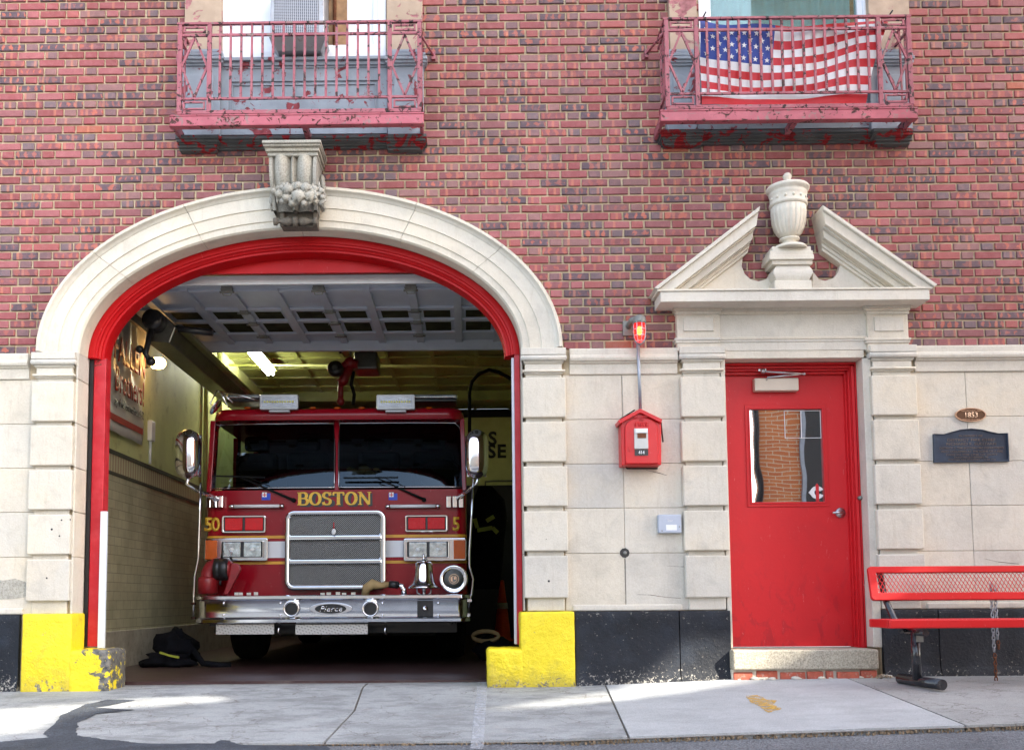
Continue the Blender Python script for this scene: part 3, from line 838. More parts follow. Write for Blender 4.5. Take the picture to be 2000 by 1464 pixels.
for k in range(16):
    px = 536+k*6.2; Y = -.22-.05*math.cos((px-582)/45*1.4); x, z_ = W(px, 362+5*random.random()+26*(k % 2), Y)
    gar.ball((x, Y, z_), .03, 10, 6, (.35+.6*random.random(), .4, 1.0), .9)
gar.build('fruit_garland', 'carved_stone', k_o)
lo = MB()
x0 = W(549, 420, -.1)[0]; x1 = W(620, 420, -.1)[0]
lo.box(x0, x1, -.10, .0, zk(443, -.1), zk(398, -.1))
lo.box(x0-.004, x0+.03, -.125, -.09, zk(443, -.1), zk(398, -.1)); lo.box(x1-.03, x1+.004, -.125, -.09, zk(443, -.1), zk(398, -.1))
lo.tube([(KC, -.12, zk(402, -.1)), (KC, -.12, zk(420, -.1))], .016)
lo.build('console_base', 'carved_stone_dark', k_o, .006)
bl = MB(); zc = zk(431, -.15); pr = []
for h, r in ((-.165, .028), (-.140, .030), (-.135, .016), (-.115, .014), (-.09, .024), (-.055, .034), (-.028, .022), (-.020, .012), (-.018, .034), (0, .038), (.018, .034), (.020, .012), (.028, .022), (.055, .034), (.09, .024), (.115, .014), (.135, .016), (.140, .030), (.165, .028)):
    pr.append((r, h))
bl.lathe(pr, (KC, -.135, zc), 'x', 16); bl.build('baluster_roll', 'carved_stone_dark', k_o)

# --- red timber frame of the bay: moulded arch + jambs + head panel
rprof = [(d_*.9, y_) for d_, y_ in [(0.0, .20), (.0, .165), (.010, .160), (.055, .160), (.062, .172), (.075, .172), (.082, .19), (.095, .20), (.10, .215), (.118, .215), (.125, .235), (.128, .34), (0.0, .34)]]
rows = []
for k in range(61):
    th = PI*k/60
    rows.append([(ell(IA-.002-d, IB-.002-d, th)[0], y, ell(IA-.002-d, IB-.002-d, th)[1]) for d, y in rprof])
ra = MB().grid(rows, True, closeu=True)
for r in (rows[0], rows[-1]): ra.add(r, [tuple(range(len(r)))])
ra_o = ra.build('arch_frame', 'arch_red', st); ra_o.modifiers.new('split', 'EDGE_SPLIT').split_angle = R_(30)
jf = MB()
jx0, jx1 = ACX-IA+.03, ACX-IA+.125
jf.box(jx0, jx1, .22, .33, .33, AZ+.01); jf.build('jamb_post', 'wood_red_worn', st, .004)
jf = MB(); jf.box(ACX+IA-.045, ACX+IA-.003, .17, .33, .33, AZ+.01); jf.build('jamb_post', 'wood_red_worn', st, .004)
jd = MB(); jd.box(ACX-IA+.001, ACX-IA+.03, .21, .33, .33, AZ); jd.build('jamb_gap', 'black_paint', st)
js = MB().rect(193, 998, 206, 1268, .20, .03); js.build('weather_strip', 'weather_strip', st, .003, 'white strip on the left red jamb')
js = MB(); js.box(ACX+IA-.066, ACX+IA-.046, .2, .25, .33, 2.54); js.build('weather_strip', 'weather_strip', st, .003, 'white strip on the right red jamb')
# head panel above the rolled-up door
HZ = W(600, 534, .36)[1]
hp = [(x, z_) for x, z_ in [ell(IA+.01, IB+.01, PI*k/40) for k in range(41)] if z_ > HZ]
MB().prism([(hp[0][0], HZ)]+hp+[(hp[-1][0], HZ)], .345, .38).build('head_panel', 'arch_red', st)

# --- interior of the bay
IXL, IXR, IYB, ICZ, IFZ = -3.29, 1.6, 10.0, 4.02, .052
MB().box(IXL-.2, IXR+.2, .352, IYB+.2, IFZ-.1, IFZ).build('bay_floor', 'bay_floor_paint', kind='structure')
iw = MB(); iw.box(IXL-.2, IXL, WT+.0, IYB, 2.07, ICZ); iw.build('bay_side_wall', 'wall_olive', st)
MB().box(IXR, IXR+.2, WT+.0, IYB, .0, ICZ).build('bay_side_wall', 'wall_olive', st)
MB().box(IXL-.2, IXL, WT+.0, IYB, .40, 1.84).build('tiled_wall', 'glazed_tile', st)
MB().box(IXL-.2, IXL+.004, WT+.0, IYB, 1.87, 2.03).build('tile_frieze', 'tile_border', st)
t_ = MB(); t_.box(IXL-.2, IXL+.012, WT, IYB, 2.03, 2.07); t_.box(IXL-.2, IXL+.008, WT, IYB, 1.84, 1.87); t_.build('tile_trim', 'skirting_dark', st)
MB().box(IXL-.2, IXL+.02, WT, IYB, .0, .40).build('wall_base', 'base_concrete', st, .01)
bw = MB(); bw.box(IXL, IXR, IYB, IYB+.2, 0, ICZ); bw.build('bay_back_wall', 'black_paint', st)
bs = MB(); bs.box(-1.0, IXR, IYB-.06, IYB-.001, 2.66, 3.86); bs.box(-1, IXR, IYB-.075, IYB-.06, 2.70, 2.72); bs.build('upper_back_panel', 'sign_cream', st)
text('wall_lettering', 'S', 'black_paint', .23, (W(962, 865, IYB-.07)[0], IYB-.064, W(962, 868, IYB-.07)[1]), st, ext=.003, off=.03)
text('wall_lettering', 'SE', 'black_paint', .23, (W(970, 865, IYB-.07)[0], IYB-.064, W(962, 893, IYB-.07)[1]), st, ext=.003, off=.03, spacing=1.1)
# tin ceiling with ribs
tc = MB(); tc.box(IXL, IXR, WT, IYB, ICZ, ICZ+.15)
y = 3.0
while y < IYB:
    tc.box(IXL, IXR, y, y+.05, ICZ-.02, ICZ+.01); tc.box(IXL, IXR, y+.08, y+.10, ICZ-.012, ICZ+.01); y += .62
for x in [IXL+.3+.62*k for k in range(8)]:
    tc.box(x, x+.06, WT, IYB, ICZ-.016, ICZ+.01)
for y in (4.6, 8.4): tc.box(IXL, IXR, y, y+.22, ICZ-.16, ICZ)
tc.build('bay_ceiling', 'tin_ceiling', st, .006)
# roofs/side masses so the building is solid
MB().box(-9, 9, WT+.001, 10.4, 8.0, 8.2).build('roof', 'base_concrete', st)
um = MB(); um.box(-9, 9, WT+.5, 10.3, ICZ+.16, ICZ+.3); um.box(IXR+.21, 9, WT+.001, 10.3, -.1, ICZ+.15) if False else None
um.build('upper_floor', 'base_concrete', st)
# pipe runs inside
pipe = MB()
xx, zz_ = W(430, 700, 5.5); pipe.tube([(xx, 5.5, 3.0), (xx, 5.5, ICZ)], .035)
pipe.tube([(IXL+.05, 5.9, W(430, 713, 5.9)[1]), (-.2, 5.9, W(700, 716, 5.9)[1]), (IXR, 5.9, W(1000, 727, 5.9)[1])], .015)
xx = W(385, 800, 4.55)[0]; pipe.tube([(IXL+.04, 4.8, 1.6), (IXL+.04, 4.8, ICZ)], .03)
pipe.build('pipe_run', 'wall_olive', st)
cbl = MB(); pts = []
for px, py in ((917, 845), (917, 800), (917, 765), (922, 745), (935, 730), (955, 722), (975, 727), (995, 738), (1015, 752)): x, z_ = W(px, py, 4.5); pts.append((x, 4.5, z_))
cbl.tube(pts, .022)
tag(cbl.build('black_cable', 'rubber'), 'black hose looping over the bay right of the truck mirror', 'cable')

# --- overhead door (rolled up)
od = thing('overhead_door', 'grey panelled garage door rolled up inside the arch', 'garage door')
ZD = 3.27
Y0 = 1950*(ZD-.67)/(1172-535)-DIST; Y1 = 1950*(ZD-.67)/(1172-660)-DIST
XD0, XD1 = -3.0, .46
pan = MB(); pan.box(XD0, XD1, Y0, Y1, ZD, ZD+.03)
xr = [W(px, 567, 0.0)[0] for px in (0,)]
sc567 = (1172-567)/(ZD-.67)
ribs = [(px-915)/sc567 for px in (276, 365, 453, 541, 630, 719, 808, 897, 985, 1020)]
ys = [Y0, Y0+.22]+[1950*(ZD-.67)/(1172-py)-DIST for py in (590, 614, 640)]+[Y1]
for x in ribs: pan.box(x-.035, x+.035, Y0+.16, Y1, ZD-.028, ZD)
for k, y in enumerate(ys[1:-1]): pan.box(XD0, XD1, y-.03, y+.03, ZD-.022, ZD+.0)
pan.box(XD0, XD1, Y1-.05, Y1, ZD-.10, ZD)
for k in range(5): pan.box(XD0, XD1, Y0+.02+k*.03, Y0+.032+k*.03, ZD-.006, ZD)
for y in (ys[1], ys[2], ys[3]):
    for a, b in zip(ribs, ribs[1:]): pan.box(a+.06, b-.06, y+.055, y+.075, ZD-.012, ZD)
pan.build('door_panel', 'door_panel_grey', od, .004)
w_ = MB()
for a, b in zip(ribs, ribs[1:]):
    for y0_, y1_ in ((ys[2]+.06, ys[3]-.06), (ys[3]+.05, ys[4]-.05)): w_.box(a+.07, b-.07, y0_, y1_, ZD-.006, ZD-.002)
w_.build('window_pane', 'pane_dark', od)
ts = MB().box(XD0, XD1, Y0-.03, Y0-.001, ZD-.035, ZD+.04); ts.build('top_seal', 'white_paint', od, .004)
for px in (453, 630, 808):
    x = (px-915)/sc567
    h_ = MB()
    h_.box(x-.045, x+.045, Y0+.10, Y0+.13, ZD-.05, ZD); h_.tube([(x-.06, Y0+.12, ZD-.05), (x+.06, Y0+.12, ZD-.05)], .01)
    h_.tube([(x-.05, Y0+.12, ZD-.02), (x-.03, Y0+.12, ZD-.075), (x+.03, Y0+.12, ZD-.075), (x+.05, Y0+.12, ZD-.02)], .006)
    for y in ys[2:5]: h_.box(x-.035, x+.035, y-.03, y+.03, ZD-.05, ZD-.02); h_.tube([(x-.06, y, ZD-.045), (x+.06, y, ZD-.045)], .008)
    h_.build('hinge', 'cast_grey', od)
tr = MB()
for x in (XD0-.05, XD1+.04): tr.box(x-.02, x+.02, .38, Y1+.6, ZD-.06, ZD+.03)
tr.build('track', 'steel_duct', od)
# overhead rail duct at the left
dr = thing('exhaust_rail', 'long dark steel rail hanging under the bay ceiling at the left', 'rail')
def tv(px, py, X): # point on line to vanishing at given X
    d = X*1950/(px-915); return d-DIST, .67+(1172-py)*d/1950
XR = -2.72
ya, za = tv(300, 648, XR); yb, zb_ = tv(462, 762, XR)
r_ = MB(); za_ = (za+zb_)/2
r_.prism([(XR-.12, za_-.10), (XR+.10, za_-.12), (XR+.15, za_+.02), (XR+.05, za_+.13), (XR-.09, za_+.10)], ya, yb+.8)
r_.build('rail_body', 'steel_duct', dr, .01)
MB().box(XR+.16, XR+.22, ya+.1, yb+.8, za_+.0, za_+.035).build('rail_flange', 'tin_ceiling', dr)
r_ = MB(); r_.lathe([(.0, ya-.14), (.085, ya-.14), (.095, ya-.10), (.095, ya+.02), (.0, ya+.02)], (XR-.02, 0, za_+.06), 'y', 20); r_.build('end_drum', 'black_paint', dr)
r_ = MB(); r_.tube([(XR-.03, ya-.1, za_-.02), (XR-.08, ya-.1, za_-.24), (XR-.04, ya-.1, za_-.30)], .025); r_.ball((XR-.13, ya-.1, za_-.20), .035); r_.ball((XR-.03, ya-.1, za_-.31), .042)
r_.tube([(XR, ya+.1, za_+.05), (XR+.45, ya+.12, za_+.0)], .03); r_.build('trolley_arm', 'black_paint', dr)
# torsion opener box and hanging hose balancer
op = thing('door_opener', 'dark motor box hanging from the bay ceiling behind the raised door', 'motor')
x0, x1, z0, z1 = RC(691, 686, 737, 720, 3.2); m_ = MB().box(x0, x1, 3.2, 3.6, z0, z1)
m_.build('motor_housing', 'steel_duct', op, .02)
m_ = MB().rect(700, 672, 730, 687, 3.25, .2); m_.build('gear_case', 'black_paint', op, .01)
m_ = MB(); x, z = W(714, 660, 3.3); m_.box(x-.015, x+.015, 3.3, 3.33, z1, ICZ); m_.build('hanger', 'steel_duct', op)
hb = thing('hose_balancer', 'dark red and black exhaust drop hanging above the truck roof', 'exhaust hose')
m_ = MB(); x, z = W(655, 720, 3.0); m_.lathe([(0, 0), (.075, 0), (.085, .03), (.085, .10), (.07, .13), (0, .13)], (x, 2.95, z), 'y', 20); m_.lathe([(.03, -.01), (.03, 0)], (x, 2.95, z), 'y', 12); m_.build('reel', 'black_paint', hb)
m_ = MB(); x1_, z1_ = W(682, 705, 3.0); m_.tube([(x+.02, 3.1, z), (x1_, 3.1, z1_), (x1_+.08, 3.1, z1_-.01)], [.05, .06, .045], 12); m_.ball((x1_, 3.1, z1_), .07)
x2, z2 = W(657, 745, 3.0); m_.tube([(x1_, 3.1, z1_), (x2+.06, 3.1, z2+.03), (x2+.02, 3.1, z2)], .055, 12)
x3, z3 = W(663, 782, 3.0); m_.tube([(x3, 3.1, z2+.02), (x3, 3.1, z3)], .03, 12); m_.ball((x3, 3.1, z3+.01), .045); m_.build('valve_body', 'truck_red_dull', hb)
m_ = MB(); m_.tube([W3 for W3 in [(W(px, py, 3.15)[0], 3.15, W(px, py, 3.15)[1]) for px, py in ((665, 690), (663, 672), (668, 655))]], .015); m_.build('hose', 'rubber', hb)
m_ = MB().tube([(W(px, py, 3.15)[0], 3.15, W(px, py, 3.15)[1]) for px, py in ((690, 725), (686, 750), (692, 770), (690, 790))], .02); m_.build('hose', 'rubber', hb)
m_ = MB(); m_.tube([(x1_, 3.12, z1_+.04), (x1_, 3.12, ICZ)], .012); m_.build('hanger', 'steel_duct', hb)
# lamps
fl = thing('fluorescent_lamp', 'lit twin tube light on the bay ceiling left of centre', 'lamp')
for px0, px1 in ((483, 522), (493, 531)):
    XF = (px0-915)*12.7/1950
    yA = 12.7-DIST; yB = yA+1.2
    MB().tube([(XF, yA, 3.87), (XF, yB, 3.87)], .022, 10).build('tube', 'tube_light', fl)
MB().box(XF-.12, XF+.06, yA-.02, yB+.02, 3.91, 3.98).build('fitting', 'tin_ceiling', fl)
wlmp = thing('wall_lamp', 'lit warm bulb on a bracket on the left bay wall', 'lamp')
x, z = W(308, 709, 2.42)
m_ = MB().lathe([(.03, -.07), (.055, -.05), (.062, 0), (.055, .05), (.03, .075), (0, .08)], (x, 2.42, z), 'x', 16); m_.build('bulb', 'bulb_light', wlmp)
m_ = MB().lathe([(.0, -.15), (.05, -.15), (.05, -.10), (.04, -.08), (.035, -.065)], (x, 2.42, z), 'x', 14); m_.tube([(x-.12, 2.42, z+.04), (x-.12, 2.42, z+.25)], .012); m_.box(IXL, x-.14, 2.37, 2.47, z-.05, z+.05); m_.build('socket', 'cast_grey', wlmp)
sb = thing('switch_box', 'pale switch box with conduit on the left bay wall', 'switch')
yS = 3.29*1950/(915-284)-DIST; zS = .67+(1172-835)*(yS+DIST)/1950
MB().box(IXL, IXL+.05, yS-.05, yS+.07, zS-.11, zS+.10).build('box', 'white_paint', sb, .01)
MB().tube([(IXL+.02, yS, 2.08), (IXL+.02, yS, zS-.11)], .014).build('conduit', 'white_paint', sb)
# banner with lettering on the left wall
bn = thing('memorial_banner', 'shiny cloth banner with red lettering hung on the left bay wall', 'banner')
def onwall(px): return (IXL*1950/(px-915))-DIST
yb1 = onwall(262); rows = []
zt0, zb0 = 3.62, 2.22
for i in range(22):
    z = zb0+(zt0-zb0)*i/21; row = []
    for j in range(50):
        y = .5+(yb1-.5)*j/49
        w = (i/21)**2
        fold = .03*w*math.sin(j*1.1+i*.35)+.01*math.sin(j*.5+i*.9)
        row.append((IXL+.05+fold, y, z))
    rows.append(row)
bo = MB().grid(rows).build('cloth', 'banner_cloth', bn); bo.modifiers.new('solid', 'SOLIDIFY').thickness = .003
def wt(s, py, px_end, h, wd, m, off=0):
    y1 = onwall(px_end); z = .67+(1172-py)*(y1+DIST)/1950
    o = text('lettering', s, m, h, (IXL+.085, y1, z), bn, wd, .002, (PI/2, 0, PI/2), off, 0, 'RIGHT')
    return o
wt('Brothers!', 787, 257, .235, .80, 'banner_red', .015)
wt('FALLEN', 731, 258, .235, .86, 'banner_red', .02)
wt('ary of the Vendome Fire 6-17-72', 814, 257, .075, .82, 'black_paint', .01)
z = .67+(1172-836)*(yb1+DIST-.1)/1950
MB().box(IXL+.066, IXL+.070, .5, yb1-.05, z-.03, z+.03).build('red_stripe', 'banner_red', bn)
# gear left on the floor
def blob(mb, c, r, sc, seed, seg=20, rings=12, amp=.35):
    rows = []
    for i in range(rings+1):
        th = PI*i/rings; row = []
        for k in range(seg):
            a = 2*PI*k/seg; d = Vector((math.sin(th)*math.cos(a), math.sin(th)*math.sin(a), math.cos(th)))
            rr = r*(1+amp*mnoise.noise(d*1.8+Vector((seed, 0, 0)))+amp*.4*mnoise.noise(d*5+Vector((seed, 3, 0))))
            row.append((c[0]+d.x*rr*sc[0], c[1]+d.y*rr*sc[1], max(c[2]+d.z*rr*sc[2], IFZ+.001)))
        rows.append(row)
    mb.grid(rows, True, closeu=True, flip=True)
gb = thing('gear_bag', 'dark gear bag with yellow reflective tape on the bay floor at the left', 'bag')
m_ = MB(); blob(m_, (-2.84, 2.25, .22), .19, (1.1, .9, .8), 1, amp=.6); blob(m_, (-2.86, 2.1, .10), .2, (1.2, .8, .4), 2, amp=.6)
m_.tube([(-2.6, 2.05, .2), (-2.5, 2.0, .09), (-2.35, 2.0, .07), (-2.25, 2.05, .065)], .03); m_.build('bag', 'dark_cloth', gb)
m_ = MB(); pts = [W(px, py, 1.93) for px, py in ((312, 1273), (330, 1279), (350, 1283))]
for (a, b), (c, d) in zip(pts, pts[1:]): m_.bar((a, 1.93, b), (c, 1.93, d), .018, .02)
m_.build('reflective_tape', 'hi_vis', gb)
bo2 = thing('boot_pair', 'dark boots and folded turnout trousers on the floor right of the truck', 'boots')
m_ = MB(); blob(m_, (.25, 2.75, .17), .17, (1.1, .8, .75), 5); m_.build('trousers', 'dark_cloth', bo2)
m_ = MB(); m_.tube([(.12+.13*math.cos(a)+.05, 2.68, .30+.05*math.sin(a)) for a in [2*PI*k/14 for k in range(14)]], .022, 8, closed=True); m_.build('cuff', 'tan_cloth', bo2)
cn = thing('traffic_cone', 'orange traffic cone standing far back at the right of the bay', 'cone')
x, z = W(981, 1200, 7.5); m_ = MB().lathe([(.17, IFZ), (.16, IFZ+.03), (.13, IFZ+.04), (.03, .95), (.0, .96)], (x, 7.5, 0), 'z', 18); m_.build('cone_body', 'cone_orange', cn)
MB().lathe([(.088, .53), (.079, .62)], (x, 7.5, 0), 'z', 18, caps=False).build('reflective_band', 'silver_tape', cn)
ct = thing('turnout_coat', 'black turnout coat with yellow bands hanging right of the truck', 'coat')
m_ = MB(); rows = []
for k, (py, a, b) in enumerate(((950, 935, 962), (975, 925, 985), (1010, 920, 990), (1050, 918, 985), (1100, 915, 982), (1150, 918, 975))):
    Yc = 5.0; x0, z = W(a, py, Yc); x1 = W(b, py, Yc)[0]; row = []
    for j in range(16):
        t = 2*PI*j/16; row.append(((x0+x1)/2+(x1-x0)/2*math.cos(t)*(1+.06*math.sin(5*t)), Yc+.11*math.sin(t), z))
    rows.append(row)
m_.grid(rows, True, closeu=True); m_.build('coat_body', 'dark_cloth', ct)
m_ = MB()
for pts in (((932, 1035), (962, 1030), (972, 1040)), ((950, 1017), (965, 1008)), ((927, 1012), (932, 1030))):
    q = [W(px, py, 4.86) for px, py in pts]
    for (a, b), (c, d) in zip(q, q[1:]): m_.bar((a, 4.86, b), (c, 4.86, d), .05, .02)
m_.build('reflective_band', 'hi_vis', ct)
m_ = MB(); x, z = W(948, 948, 5.0); m_.tube([(x, 5.0, z-.02), (x, 5.0, z+.05), (x+.1, 5.02, z+.06), (IXR, 5.02, z+.06)], .012); m_.build('hanging_bar', 'steel_duct', ct)
nt = thing('wall_notice', 'small red and white notice at the back right of the bay', 'sign')
m_ = MB().rect(958, 975, 985, 1000, 8.9, .02); m_.build('board', 'sign_cream', nt)
x, z = W(971, 986, 8.88); MB().lathe([(.10, 8.885), (.10, 8.899)], (x, 0, z), 'y', 20).build('red_disc', 'decal_red', nt)
MB().rect(955, 1001, 988, 1011, 8.9, .02).build('flag_print', 'banner_red', nt)
MB().rect(950, 970, 992, 1016, 8.93, .03).build('backing_board', 'black_paint', nt)

# ================================================================== PLINTH, YELLOW GUARDS, STEP
zp = joints[5]
pb = MB()
def rough_plinth(m, x0, x1, y, zt_, lip=.0):
    n = max(2, int((x1-x0)/.03)); rows = []
    for zf, yo in ((0.0, 0), (.02, 0), (.13, 1), (.16, 1.6), (.20, 2.2), (.9, 2.2), (.985, 2.2), (1, 2.6)):
        row = []
        for i in range(n+1):
            x = x0+(x1-x0)*i/n; zb2 = gz(x, 0)-.03; z = zb2+(zt_-zb2)*zf
            nn = mnoise.noise(Vector((x*6, z*9, 3.1)))
            row.append((x, y-.03+.012*yo+(.009*nn if zf < .25 else .0025*nn), z+(.012*nn if .05 < zf < .25 else 0)))
        rows.append(row)
    rows.append([(p[0], .0, p[2]) for p in rows[-1]])
    m.grid(rows, True)
    for e in (0, -1):
        c = [r[e] for r in rows]; m.add(c+[(c[0][0], 0, c[0][2])], [tuple(range(len(c)+1))])
for a, b in ((-9, -4.3), (-4.295, W(41, 1270)[0]-.002), (W(1123, 1270)[0]+.002, W(1325, 1260)[0]), (W(1327, 1260)[0], DX0-.02), (DX1+.065, W(1829, 1250)[0]), (W(1831, 1250)[0], 6), (6.004, 9)):
    m_ = MB(); rough_plinth(m_, a, b, -.035, zp-.004)
    o = m_.build('plinth', 'plinth_black', st); o.modifiers.new('split', 'EDGE_SPLIT').split_angle = R_(40)
# thin ledge of white stone above plinth
for a, b in ((-9, LP[0]-.03), (RP[1]+.03, DP[0]-.02), (EP[1]+.02, 9)): MB().box(a, b, -.022, .0077, zp-.002, zp+.045).build('plinth_ledge', 'limestone', st, .01)
def guard(name, main, step, label, m1, m2, dirx):
    g_ = thing(name, label, 'bollard')
    x0, x1, z0, z1 = RC(*main, -.075)
    mb = MB(); mb.box(x0, x1, -.075, .19, gz(x0, 0)-.03, z1)
    o = mb.build('block', m1, g_, .014, seg=3)
    s0, s1, q0, q1_ = RC(*step, -.078)
    mb = MB(); zl = gz(s0, -.1)-.03
    if dirx > 0: s0 = x1-.02
    else: s1 = x0+.03
    mb.box(s0, s1, -.078, .30, zl, q1_)
    o2 = mb.build('wheel_guard', m2, g_, .03, seg=4)
    for oo, amp in ((o, .006), (o2, .01)):
        oo.modifiers.new('sub', 'SUBSURF').subdivision_type = 'SIMPLE'; oo.modifiers['sub'].levels = 4; oo.modifiers['sub'].render_levels = 4
        tx = bpy.data.textures.new('lumps', 'CLOUDS'); tx.noise_scale = .09
        dm = oo.modifiers.new('lumps', 'DISPLACE'); dm.texture = tx; dm.strength = amp*1.6; dm.texture_coords = 'LOCAL'
        oo.modifiers.new('wn', 'WEIGHTED_NORMAL') if False else None
        for p in oo.data.polygons: p.use_smooth = True
    return g_
guard('yellow_guard', (41, 1198, 138, 1346), (130, 1268, 213, 1346), 'yellow painted stone guard with a scraped grey top left of the truck bay', 'yellow_paint', 'yellow_paint_scraped', 1)
guard('yellow_guard', (1017, 1194, 1123, 1338), (952, 1266, 1020, 1340), 'yellow painted stone guard with a chipped foot right of the truck bay', 'yellow_paint', 'yellow_paint', -1)
# jamb foot painted yellow behind left block
MB().box(ACX-IA-.11, ACX-IA-.004, .0, .20, .33, zp).build('painted_jamb_foot', 'yellow_paint', st, .006)
# granite step and brick footing
s0, s1, q0, q1_ = RC(1432, 1268, 1717, 1306, -.13)
m_ = MB().box(s0, s1, -.13, .30, q0-.005, .293); stp = m_.build('door_step', 'granite', st, .014, seg=3)
m_ = MB(); x = s0+.01; random.seed(5)
while x < s1-.03:
    L = random.uniform(.05, .19)
    m_.box(x, min(x+L, s1-.01), -.105+random.uniform(-.01, .015), .1, gz(x, 0)-.02, q0-.012-random.uniform(0, .012)); x += L+random.uniform(.008, .03)
m_.build('brick_footing', 'loose_brick', st, .006)
MB().box(s0+.0, s1-.0, -.085, .1, .05, q0-.004).build('mortar_bed', 'limestone', st)

# ================================================================== DOORWAY SURROUND
sur = 'limestone_smooth'
def q(px, py, Y): return W(px, py, Y)
en = MB()
# lintel band above the door
x0, x1, z0, z1 = RC(1411, 684, 1692, 701, -.03); en.box(DX0-.01, DX1+.01, -.03, .25, DZ, z1)
# architrave/frieze/impost blocks
def blk(a, b, c, d, Y): x0, x1, z0, z1 = RC(a, b, c, d, Y); en.box(x0, x1, Y, .007, z0, z1)
for a, b in ((1322, 1406), (1694, 1774)): blk(a, 600, b, 684, -.060)
blk(1404, 600, 1696, 684, -.035)
for a, b in ((1318, 1408), (1690, 1780)):
    blk(a, 659, b, 664, -.078); blk(a+2, 664, b-2, 669, -.070)
blk(1404, 657, 1694, 662, -.05); blk(1404, 662, 1694, 667, -.043)
for a, b in ((1335, 1394), (1708, 1765)): blk(a, 618, b, 646, -.072)
# crown moulding below the cornice, stepped
for k, (py0, py1, e) in enumerate(((606, 613, 3), (600, 606, 7), (594, 600, 11), (587, 594, 15))):
    for a, b in ((1322, 1406), (1694, 1774)): blk(a-e*.6, py0, b+e*.6, py1, -.060-e*.004)
    blk(1400, py0, 1700, py1, -.035-e*.004)
en_o = en.build('entablature', sur, st, .003, seg=1)
ped = MB()
x0, x1, z0, z1 = RC(1290, 566, 1816, 587, -.24); ped.box(x0, x1, -.24, .0, z0, z1-.004)
x0b, x1b, zb0_, zb1_ = RC(1284, 563, 1822, 568, -.25); ped.box(x0b, x1b, -.25, .0, z1-.003, z1+.012)
CZ = z1+.010
# tympanum pieces with scroll cut edge
tl = [(1306, 566), (1458, 455), (1455, 480), (1451, 500), (1449, 520), (1455, 535), (1466, 545), (1482, 549), (1497, 545), (1510, 530), (1512, 566)]
tr_ = [(1806, 560), (1636, 452), (1634, 480), (1640, 500), (1641, 518), (1637, 532), (1628, 543), (1612, 548), (1600, 545), (1588, 530), (1586, 566)]
for tlp in (tl, tr_):
    pts = [q(a, b, -.06) for a, b in tlp]; pts = [(x, max(z, CZ)) for x, z in pts]
    ped.prism(pts, -.06, .0)
p_o = ped.build('pediment', sur, en_o, .004)
def rake(lo_, hi_, sgn):
    # lo_/hi_: outer line pixel points at the front; profile of steps perpendicular below the outer line
    m = MB()
    steps = [(0.0, .025, -.26), (.025, .095, -.235), (.095, .105, -.20), (.105, .150, -.165), (.150, .158, -.12), (.158, .18, -.10), (.18, .20, -.085)]
    a = Vector(q(*lo_, -.25)); b = Vector(q(*hi_, -.25)); t = (b-a).normalized(); n = Vector((t.y, -t.x))
    if n.y > 0: n = -n
    L = (b-a).length
    for s0_, s1_, Y in steps:
        p = [a+n*s0_-t*0.0, b+n*s0_, b+n*s1_-t*(.0), a+n*s1_]
        # clip lower end at cornice top: slide along t until z>=CZ
        def cl(pt): return pt if pt.y >= CZ else pt+t*((CZ-pt.y)/t.y)
        # upper end cut vertically with slight lean
        def up(pt): return pt+t*((b.x+sgn*.018*(s0_*20)-pt.x)/t.x) if True else pt
        P = [cl(p[0]), Vector((b.x-sgn*s0_*.25, 0)), Vector((b.x-sgn*s1_*.25, 0)), cl(p[3])]
        P[1].y = (a+n*s0_+t*((P[1].x-(a+n*s0_).x)/t.x)).y; P[2].y = (a+n*s1_+t*((P[2].x-(a+n*s1_).x)/t.x)).y
        m.prism([(v.x, v.y) for v in P], Y, 0.0)
    return m
rake((1277, 563), (1484, 403), 1).build('raking_cornice', sur, en_o, .004)
rake((1830, 556), (1606, 401), -1).build('raking_cornice', sur, en_o, .004)
# urn on pedestal
un = MB()
def pbx(a, b, c, d, Y, back=0.0): x0, x1, z0, z1 = RC(a, b, c, d, Y); un.box(x0, x1, Y, back, z0, z1); return (x0+x1)/2
uxc = pbx(1513, 547, 1586, 566, -.20); pbx(1508, 505, 1587, 516, -.19); pbx(1503, 497, 1590, 506, -.21); pbx(1504, 489, 1588, 498, -.205); pbx(1508, 481, 1584, 490, -.19)
rows = []
for k in range(11):
    t = k/10; py = 516+31*t; hw = 33+4.5*math.sin(t*PI*.9+.2)**2*1.5-2*(1-t)
    xa, z = q(1549-hw, py, -.18); xb = q(1549+hw, py, -.18)[0]; yy = -.165-.02*math.sin(t*PI*.9)
    rows.append([(xa, 0, z), (xa, yy, z), (xb, yy, z), (xb, 0, z)])
un.grid(rows, False); un.build('urn_pedestal', sur, en_o, .004)
ux = W(1540, 420, -.13)[0]
def uz(py): return W(1540, py, -.13)[1]
s_ = 1/257.
up_ = [(0, 338), (5, 339), (8, 343), (8.5, 346), (7, 350), (5, 353), (9, 357), (14, 361), (19, 364), (38, 366), (40.5, 369), (40, 373), (35, 376), (34, 379), (36, 381), (35, 384), (34, 387), (34, 397), (36, 400), (36, 403), (33, 406)]
pr = [(r*s_, uz(py)) for r, py in up_]
MB().lathe(pr[::-1], (ux, -.13, 0), 'z', 40).build('urn_lid', sur, en_o)
body = [(33, 406), (33, 420), (32, 435), (29, 447), (24, 457), (17, 464), (13, 466)]
MB().lathe([(r*s_, uz(py)) for r, py in body][::-1], (ux, -.13, 0), 'z', 160, flute=lambda a, h: 1-.055*max(0, math.sin(a*20))*(1 if uz(460) < h < uz(410) else .2)).build('urn_body', sur, en_o)
foot = [(13, 466), (19, 467), (19, 470), (14, 472), (13, 476), (15, 479), (23, 481), (30, 483), (32, 486), (32, 489)]
